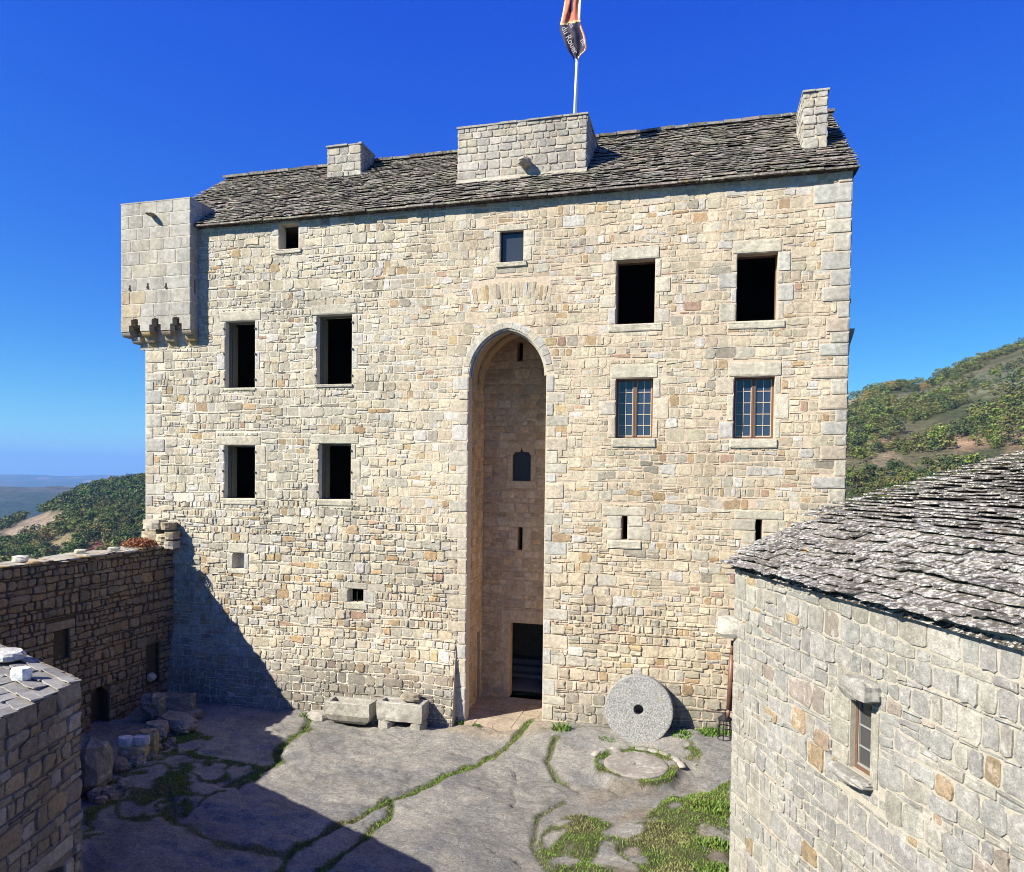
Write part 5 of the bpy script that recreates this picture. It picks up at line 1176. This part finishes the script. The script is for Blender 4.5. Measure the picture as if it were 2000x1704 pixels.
azs = np.linspace(math.radians(-85), math.radians(75), 400); rsn = np.concatenate([np.linspace(3, 22, 3), np.geomspace(26, 16000, 190)])
def patch(P, px, py): return inpoly(px, py, P)
F1 = [(-40, 1075), (0, 1040), (60, 1010), (90, 1001), (125, 1001), (138, 1014), (105, 1034), (95, 1042), (50, 1052), (20, 1064)]
F2 = [(84, 1070), (110, 1052), (150, 1038), (162, 1050), (140, 1078), (118, 1090), (90, 1084)]; F3 = [(150, 1092), (170, 1070), (205, 1052), (215, 1062), (205, 1092)]; F4 = [(190, 1050), (262, 1020), (280, 1040), (250, 1062)]
RB = [[(1690, 868), (1735, 852), (1812, 854), (1806, 866), (1740, 872), (1700, 880)], [(1835, 860), (1870, 850), (1935, 855), (1930, 878), (1880, 880)], [(1890, 730), (1960, 715), (2010, 690), (2010, 765), (1930, 772), (1860, 780), (1900, 752)], [(1740, 775), (1830, 755), (1900, 735), (1880, 752), (1800, 780), (1750, 792)], [(1690, 890), (1750, 880), (1770, 900), (1710, 920)], [(1950, 850), (2010, 838), (2010, 872), (1960, 880)], [(1650, 782), (1690, 772), (1690, 785), (1655, 795)]]
tv = []; tc = []
for r in rsn:
    for az in azs:
        z = terr(az, r); x, y = r*math.sin(az), r*math.cos(az); tv.append((x, y, z)); c = (.10, .105, .05)
        k = nz(x*.02, y*.02, 3)
        if r < 900:
            c = tuple(lerp(a, b, sstep(-.3, .4, k)) for a, b in zip((.072, .082, .04), (.135, .12, .075)))
            if 180 < r:
                px, py = proj((x, y, z))
                if az < 0:
                    if inpoly(px, py, F1): c = (.27, .215, .165)
                    elif inpoly(px, py, F2): c = (.22, .185, .11)
                    elif inpoly(px, py, F3): c = (.22, .085, .07)
                    elif inpoly(px, py, F4): c = (.12, .105, .07)
                else:
                    for i, P in enumerate(RB):
                        if inpoly(px, py, P): c = ((.30, .19, .125), (.30, .20, .14), (.14, .145, .095), (.14, .14, .09), (.24, .19, .13), (.26, .18, .12), (.30, .24, .18))[i]
        else:
            q = nz(x*.0016, y*.0016, 5)+.5*nz(x*.006, y*.006, 2)
            c = tuple(lerp(a, b, sstep(-.1, .25, q)) for a, b in zip((.035, .052, .03), (.085, .078, .06)))
            if nz(x*.003+9, y*.003, 1) > .42: c = (.26, .19, .14)
            if r < 2600 and nz(x*.006+3, y*.006, 11) > .5: c = (.22, .09, .07)
        tc.append(c)
na = len(azs); tf_ = [(j*na+i, j*na+i+1, (j+1)*na+i+1, (j+1)*na+i) for j in range(len(rsn)-1) for i in range(na-1)]
m, N, L, B = nodes("open_country"); B.inputs['Roughness'].default_value = .95; B.inputs['Specular IOR Level'].default_value = .1
co = N.new('ShaderNodeTexCoord').outputs['Object']; at = N.new('ShaderNodeAttribute'); at.attribute_name = 'Col'
n1 = _noise(N, L, .5, 6, .7, co); n2 = _noise(N, L, .03, 8, .7, co); n3 = _noise(N, L, .09, 5, .7, co)
c = _mix(N, L, 1.0, at.outputs['Color'], _ramp(N, L, n1, .3, .7, (.7, .7, .7, 1), (1.3, 1.3, 1.25, 1)), 'MULTIPLY'); c = _mix(N, L, 1.0, c, _ramp(N, L, n2, .35, .65, (.55, .6, .55, 1), (1.35, 1.3, 1.25, 1)), 'MULTIPLY')
L.new(c, B.inputs['Base Color'])
h = N.new('ShaderNodeMath'); h.operation = 'MULTIPLY_ADD'; L.new(n2, h.inputs[0]); h.inputs[1].default_value = 6.0; L.new(n3, h.inputs[2]); _bump(N, L, B, h.outputs[0], .8, 4.0)
t_ = MB(); t_.add(tv, tf_, tc); o = t_.build("terrain", [m], None, True); tag(o, kind='structure')

# ------------------------------------------------------------------ trees
M_BARK = mat_plain("bark", (.09, .075, .055), .9)
def tree_mesh(name, seed, quads, cols, mat, tall=1.0):
    """unit oak: 1 m high, trunk with limbs and a ragged crown of leaf clumps"""
    R_ = random.Random(seed); tr_, cr = MB(), MB()
    tr_.tube([(0, 0, -.12), (.01, 0, .15), (.02, .01, .42)], [.034, .026, .014], 6)
    blobs = []
    for _ in range(R_.randint(11, 15)):
        a = R_.uniform(0, 6.283); h = R_.uniform(.24, .88); rad = .40*math.sin(math.pi*min(1, max(.12, (h-.02)/.98)))**.6; d = rad*R_.uniform(.25, .85); p = Vector((d*math.cos(a), d*math.sin(a), h*tall)); blobs.append((p, R_.uniform(.11, .20), R_.uniform(.65, 1.3)))
        if len(blobs) <= 6: tr_.tube([(.01, 0, R_.uniform(.16, .36)), tuple(p*.75+Vector((0, 0, .05)))], [.012, .005], 4)
    for _ in range(quads):
        p, r, k = R_.choice(blobs); d = Vector((R_.gauss(0, 1), R_.gauss(0, 1), R_.gauss(0, 1))).normalized()*r*R_.uniform(.5, 1.08); d.z *= .8; q = p+d
        nrm = (d.normalized()*1.1+Vector((R_.gauss(0, .6), R_.gauss(0, .6), R_.gauss(0, .6)+.25))).normalized(); a = nrm.orthogonal().normalized(); a = (Matrix.Rotation(R_.uniform(0, 6.28), 3, nrm) @ a); e = nrm.cross(a); s = R_.uniform(.024, .052)*(1.35 if quads < 300 else 1.0)
        c = tuple(k*R_.uniform(.75, 1.25)*x for x in R_.choice(cols))
        cr.add([tuple(q+a*s), tuple(q+e*s*.8), tuple(q-a*s*.9), tuple(q-e*s)], [(0, 1, 2, 3)], c)
    return tr_, cr
GRN = [(.10, .142, .027), (.12, .156, .031), (.08, .115, .025)]; OLV = [(.105, .115, .034), (.125, .128, .038), (.09, .098, .032)]; YEL = [(.20, .165, .045), (.165, .145, .045)]; DRK = [(.034, .056, .022), (.042, .064, .024)]
M_LEAF = mat_leaf("oak_leaves", (1, 1, 1), .30)
protos = [(tree_mesh("t", 100+i, 520, cset, None), nm_) for i, (cset, nm_) in enumerate(((GRN, 'g'), (GRN, 'g'), (OLV, 'o'), (DRK, 'd'), (OLV, 'o'), (YEL, 'y')))]
def root_tree(i):
    (tr_, cr), kind_ = protos[i]
    e = bpy.data.objects.new("oak_tree", None); e.empty_display_size = .3; col.objects.link(e)
    a = tr_.build("trunk", [M_BARK]); b = cr.build("crown", [M_LEAF]); a.parent = e; b.parent = e; return e
LABS = {'g': "rounded mid green oak on the wooded spur left of the keep", 'd': "dark green oak on the wooded spur left of the keep", 'o': "olive tinged oak on the wooded spur left of the keep", 'y': "yellowing oak on the wooded spur left of the keep"}
LABR = {'g': "rounded green bush on the scrubby hillside right of the keep", 'd': "dark green bush on the scrubby hillside right of the keep", 'o': "olive coloured bush on the scrubby hillside right of the keep", 'y': "yellow autumn tree on the scrubby hillside right of the keep"}
base_ = [root_tree(i) for i in range(len(protos))]; used = [False]*len(protos)
def place_tree(i, x, y, z, s, rot, name, lab, cat, grp):
    src = base_[i]
    if not used[i]: e = src; used[i] = True; kids = list(src.children)
    else:
        e = src.copy(); col.objects.link(e)
        for ch in src.children: c_ = ch.copy(); col.objects.link(c_); c_.parent = e
        kids = []
    e.name = name; e.location = (x, y, z); e.rotation_euler = (0, 0, rot); e.scale = (s*rt.uniform(.9, 1.2), s*rt.uniform(.9, 1.2), s*rt.uniform(.75, 1.0)); tag(e, lab, cat, grp)
rt = random.Random(17); cand = []
azl0, azl1 = px_az(-15), px_az(292)
for _ in range(9000):
    az = rt.uniform(azl0, azl1); r = math.sqrt(rt.uniform(215**2, 660**2)); z = terr(az, r); x, y = r*math.sin(az), r*math.cos(az); px, py = proj((x, y, z))
    if not (-15 < px < 292 and py < 1125): continue
    if inpoly(px, py, F1) or inpoly(px, py, F2) or inpoly(px, py, F3): continue
    if inpoly(px, py, F4) and rt.random() < .9: continue
    if px < 110 and 1000 < py < 1062 and rt.random() < .55: continue
    cand.append((r, az, x, y, z, px, py))
cand.sort(); kept = []; cell = {}
for c_ in cand:
    k = (int(c_[2]/5), int(c_[3]/5)); dmin = 4.3 if c_[0] > 380 else 5.0
    if any(math.hypot(c_[2]-o_[0], c_[3]-o_[1]) < dmin for dx in (-1, 0, 1) for dy in (-1, 0, 1) for o_ in cell.get((k[0]+dx, k[1]+dy), ())): continue
    cell.setdefault(k, []).append((c_[2], c_[3])); kept.append(c_)
NL = min(len(kept), 280)
wood = MB(); print('kept left', len(kept))
lowp = [tree_mesh("l", 300+i, 150, cset, None)[1] for i, cset in enumerate((GRN, OLV, DRK, GRN, OLV))]
lowy = tree_mesh("l", 310, 150, YEL, None)[1]
def add_low(mb, src, x, y, z, s, rot, tone):
    ca, sa = math.cos(rot), math.sin(rot); V = np.array(src.v); X = V[:, 0]*ca-V[:, 1]*sa; Y = V[:, 0]*sa+V[:, 1]*ca; W = np.stack([x+X*s*1.15, y+Y*s*1.15, z+V[:, 2]*s*.9], 1); Cc = np.array(src.c)*tone
    mb.add([tuple(p) for p in W], src.f, [tuple(q) for q in Cc])
for n_, (r, az, x, y, z, px, py) in enumerate(kept):
    i = rt.choice([0, 1, 2, 3, 4, 0, 1, 4, 2]) if rt.random() > .035 else 5; s = rt.uniform(5.5, 9.0)
    if n_ < NL: place_tree(i, x, y, z-.2, s, rt.uniform(0, 6.28), "oak_tree", LABS[protos[i][1]], "tree", "oaks on the wooded spur"+{'g': ' with mid green crowns', 'd': ' with dark crowns', 'o': ' with olive crowns', 'y': ' turning yellow'}[protos[i][1]])
    else: add_low(wood, rt.choice(lowp) if rt.random() > .04 else lowy, x, y, z-.2, s, rt.uniform(0, 6.28), rt.uniform(.75, 1.3))
if wood.v: o = wood.build("woodland", [M_LEAF]); tag(o, "dense oak woodland covering the top of the spur left of the keep", "woodland", kind='stuff')
# right hillside: scrub
azr0, azr1 = px_az(1500), px_az(2015); cand = []
for _ in range(36000):
    az = rt.uniform(azr0, azr1); r = math.sqrt(rt.uniform(170**2, 640**2)); z = terr(az, r); x, y = r*math.sin(az), r*math.cos(az); px, py = proj((x, y, z))
    if not (1500 < px < 2015 and py < 1000): continue
    bare = any(inpoly(px, py, P) for P in RB)
    if bare and rt.random() < .95: continue
    if nz(x*.025, y*.025, 8)+.35*nz(x*.08, y*.08, 3) < -.10+.14*sstep(800, 740, py): continue
    cand.append((r, az, x, y, z, px, py))
cand.sort(); kept = []; cell = {}
for c_ in cand:
    k = (int(c_[2]/4), int(c_[3]/4)); dmin = 2.7
    if any(math.hypot(c_[2]-o_[0], c_[3]-o_[1]) < dmin for dx in (-1, 0, 1) for dy in (-1, 0, 1) for o_ in cell.get((k[0]+dx, k[1]+dy), ())): continue
    cell.setdefault(k, []).append((c_[2], c_[3])); kept.append(c_)
scrub = MB(); print('kept right', len(kept))
yell = [(1693, 783), (1738, 757), (1803, 757), (1925, 694), (1745, 790), (1990, 860), (1800, 905)]
base2 = [None]*6
for n_, (r, az, x, y, z, px, py) in enumerate(kept):
    s = rt.choice([2.4, 3.4, 4.4, 5.6, 7.2])*rt.uniform(.8, 1.2)
    i = rt.choice([0, 1, 2, 3, 4, 2, 4])
    near_y = any(math.hypot(px-a, (py-b)*1.3) < 12 for a, b in yell)
    if near_y and rt.random() < .6: i = 5; s = 6.0
    if n_ < 240: place_tree(i, x, y, z-.25*s*.3, s, rt.uniform(0, 6.28), "hillside_bush" if i != 5 else "autumn_tree", LABR[protos[i][1]], "bush" if i != 5 else "tree", "bushes on the right hillside"+{'g': ' with mid green crowns', 'd': ' with dark crowns', 'o': ' with olive crowns', 'y': ' turning yellow'}[protos[i][1]])
    else: add_low(scrub, lowy if i == 5 else rt.choice(lowp), x, y, z-.08*s, s, rt.uniform(0, 6.28), rt.uniform(.75, 1.15))
if scrub.v: o = scrub.build("scrubland", [M_LEAF]); tag(o, "scrub of small bushes covering the hillside right of the keep", "scrub", kind='stuff')

# ------------------------------------------------------------------ air
hz = MB(); hz.box(-17500, 17500, -200, 17500, -420, 330); M_HZ = bpy.data.materials.new("air"); M_HZ.use_nodes = True; nt = M_HZ.node_tree
for n in list(nt.nodes): nt.nodes.remove(n)
ho = nt.nodes.new('ShaderNodeOutputMaterial'); hv = nt.nodes.new('ShaderNodeVolumePrincipled'); hv.inputs['Color'].default_value = (.22, .46, .90, 1); hv.inputs['Density'].default_value = 0.95e-4; hv.inputs['Anisotropy'].default_value = 0.0
nt.links.new(hv.outputs[0], ho.inputs['Volume']); o = hz.build("haze", [M_HZ]); tag(o, kind='stuff')
